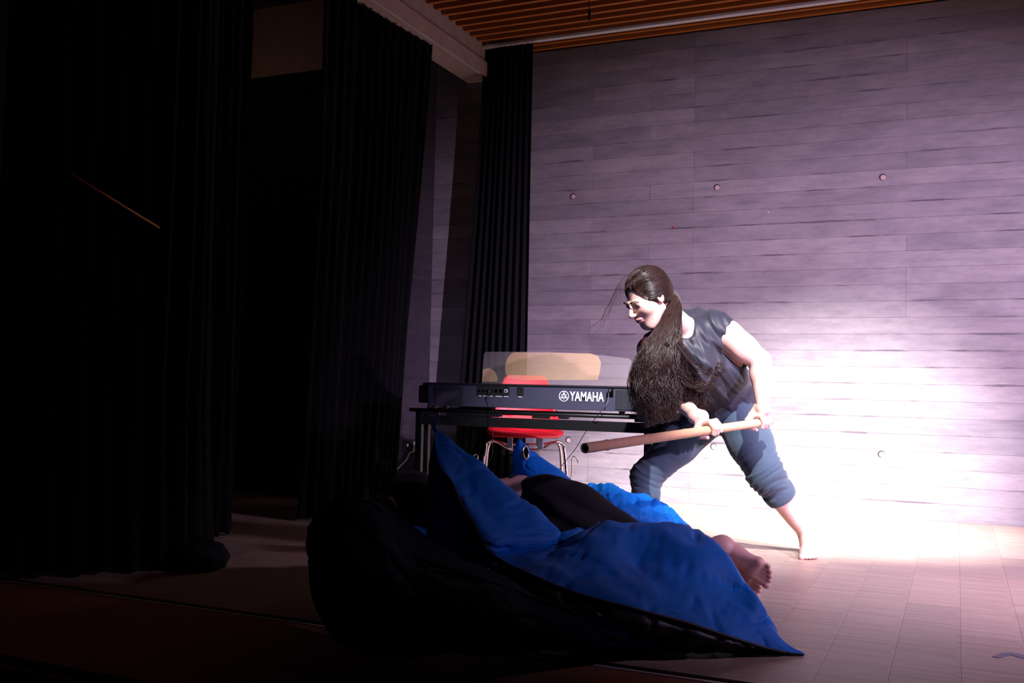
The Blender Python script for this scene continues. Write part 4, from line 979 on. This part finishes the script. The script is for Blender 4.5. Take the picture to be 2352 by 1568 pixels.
# feet: sole towards the camera
sole_n = unit(F * .8 + U * .35 - R * .2)          # up (instep) direction points away from the camera
heel_ = P(1652, 1262, 3.60); toe_ = P(1738, 1312, 3.56); d_ = unit(toe_ - heel_); sole_n = unit(sole_n - d_ * np.dot(sole_n, d_)); sd_ = np.cross(sole_n, d_)
if sd_ @ U > 0: sd_ = -sd_
s1 = SDF(*bounds([heel_, toe_, ank], .08), .003)
toe_ = heel_ + d_ * .205
foot(s1, heel_, toe_, sole_n, sd_); s1.cone(ank + unit(ank - kne) * -.03, heel_ + sole_n * .05, .034, .034, .03)
heel2 = P(1640, 1305, 3.66); toe2 = heel2 + unit(P(1712, 1338, 3.62) - heel2) * .18
s2 = SDF(*bounds([heel2, toe2], .08), .003); foot(s2, heel2, toe2, sole_n, sd_); s2.cone(ank2, heel2 + sole_n * .05, .033, .034, .03)
lh, (lr, lf, lu) = head(P(900, 1222, 3.42), unit(-R * .5 - U * .8 + F * .3), unit(-R * .8 + U * .5 + F * .1), .004)
hs = SDF(*bounds([P(885, 1150, 3.33)], .1), .003); hw_ = P(895, 1165, 3.36)
for i, (px, py) in enumerate(((868, 1157), (875, 1152), (884, 1147), (893, 1145))):
    a_ = P(893 + i * 3, 1160, 3.33); b_ = P(px, py, 3.30); hs.chain([hw_, a_, (a_ + b_) / 2 + U * .006, b_], [.02, .011, .009, .0075], .005)
hs.chain([hw_, P(880, 1168, 3.32), P(868, 1166, 3.31)], [.018, .012, .009], .006)
keep(obj('body', qmesh(*join([Bq.polys(), s1.polys(), s2.polys(), lh.polys(), hs.polys()]), 1), M_skin), lp)
Pq = SDF(*bounds([hip, wst, kne, hip2, kne2, P(1640, 1270, 3.6)], .17), .006)
Pq.chain([P(1150, 1130, 3.74), P(1193, 1140, 3.74), P(1225, 1150, 3.73), P(1262, 1162, 3.72), hip, P(1330, 1185, 3.70), kne], [.064, .068, .082, .106, .110, .105, .075], .04)
Pq.chain([hip2, kne2], [.10, .072], .04); Pq.chain([kne, P(1618, 1266, 3.62)], [.075, .052], .02); Pq.chain([kne2, P(1630, 1316, 3.56)], [.07, .05], .02)
Pq.warp(lambda X, Y, Z: -.004 * np.sin(45 * X + 30 * Z + 3 * np.sin(20 * Z)) * .8 - .002 * np.sin(110 * Z + 50 * X))
Pq.plane(P(1162, 1120, 3.72), -unit(P(1290, 1150, 3.72) - P(1186, 1120, 3.74)))
keep(obj('trousers', qmesh(*Pq.polys(), 1), M_lie), lp)
wp = [P(1186 + 0 * t, 1120, 3.72) for t in (0,)][0]; na = unit(P(1290, 1150, 3.72) - P(1186, 1120, 3.74)); ua = unit(np.cross(na, F)); va = np.cross(na, ua)
cen = P(1166, 1133, 3.74); keep(obj('waistband', tube([cen + na * .001 + .0655 * (math.cos(t) * ua + math.sin(t) * va) for t in np.linspace(0, 2 * math.pi, 40)], .004, 8), M_white, label='pale waistband edge'), lp)
Sq = SDF(*bounds([shd, chs, P(1150, 1140, 3.7), P(880, 1180, 3.4), P(938, 1168, 3.48)], .18), .007)
Sq.chain([P(950, 1158, 3.55), P(1060, 1170, 3.66), P(1125, 1158, 3.72)], [.112, .112, .088], .05); Sq.chain(armq[:2], [.062, .05], .03); Sq.chain([P(938, 1168, 3.48), P(985, 1200, 3.45)], [.118, .1], .05)
Sq.warp(lambda X, Y, Z: -.004 * np.sin(40 * X + 50 * Z + 2 * np.sin(30 * Y)))
Sq.plane(P(1140, 1150, 3.7), unit(P(1290, 1150, 3.72) - P(1186, 1120, 3.74)))
keep(obj('shirt', qmesh(*Sq.polys(), 1), M_lie), lp)
hp2 = SDF((-.12, -.15, -.13), (.12, .12, .14), .005, (P(900, 1222, 3.42), np.array([lr, lf, lu])))
hp2.ell((0, -.022, .032), (.084, .104, .096)); hp2.ell((0, .118, -.045), (.105, .088, .11), k=.01, sub=True)
keep(obj('hair_cap', qmesh(*hp2.polys(), 1), M_hair), lp)
keep(obj('loose_hair', qmesh(*strand_mesh(strands(0, [P(915, 1150, 3.42), P(890, 1190, 3.36), P(885, 1225, 3.32), P(905, 1245, 3.28)], [.05, .06, .05, .03], 260, .0016, .01, 15))), M_hair), lp)
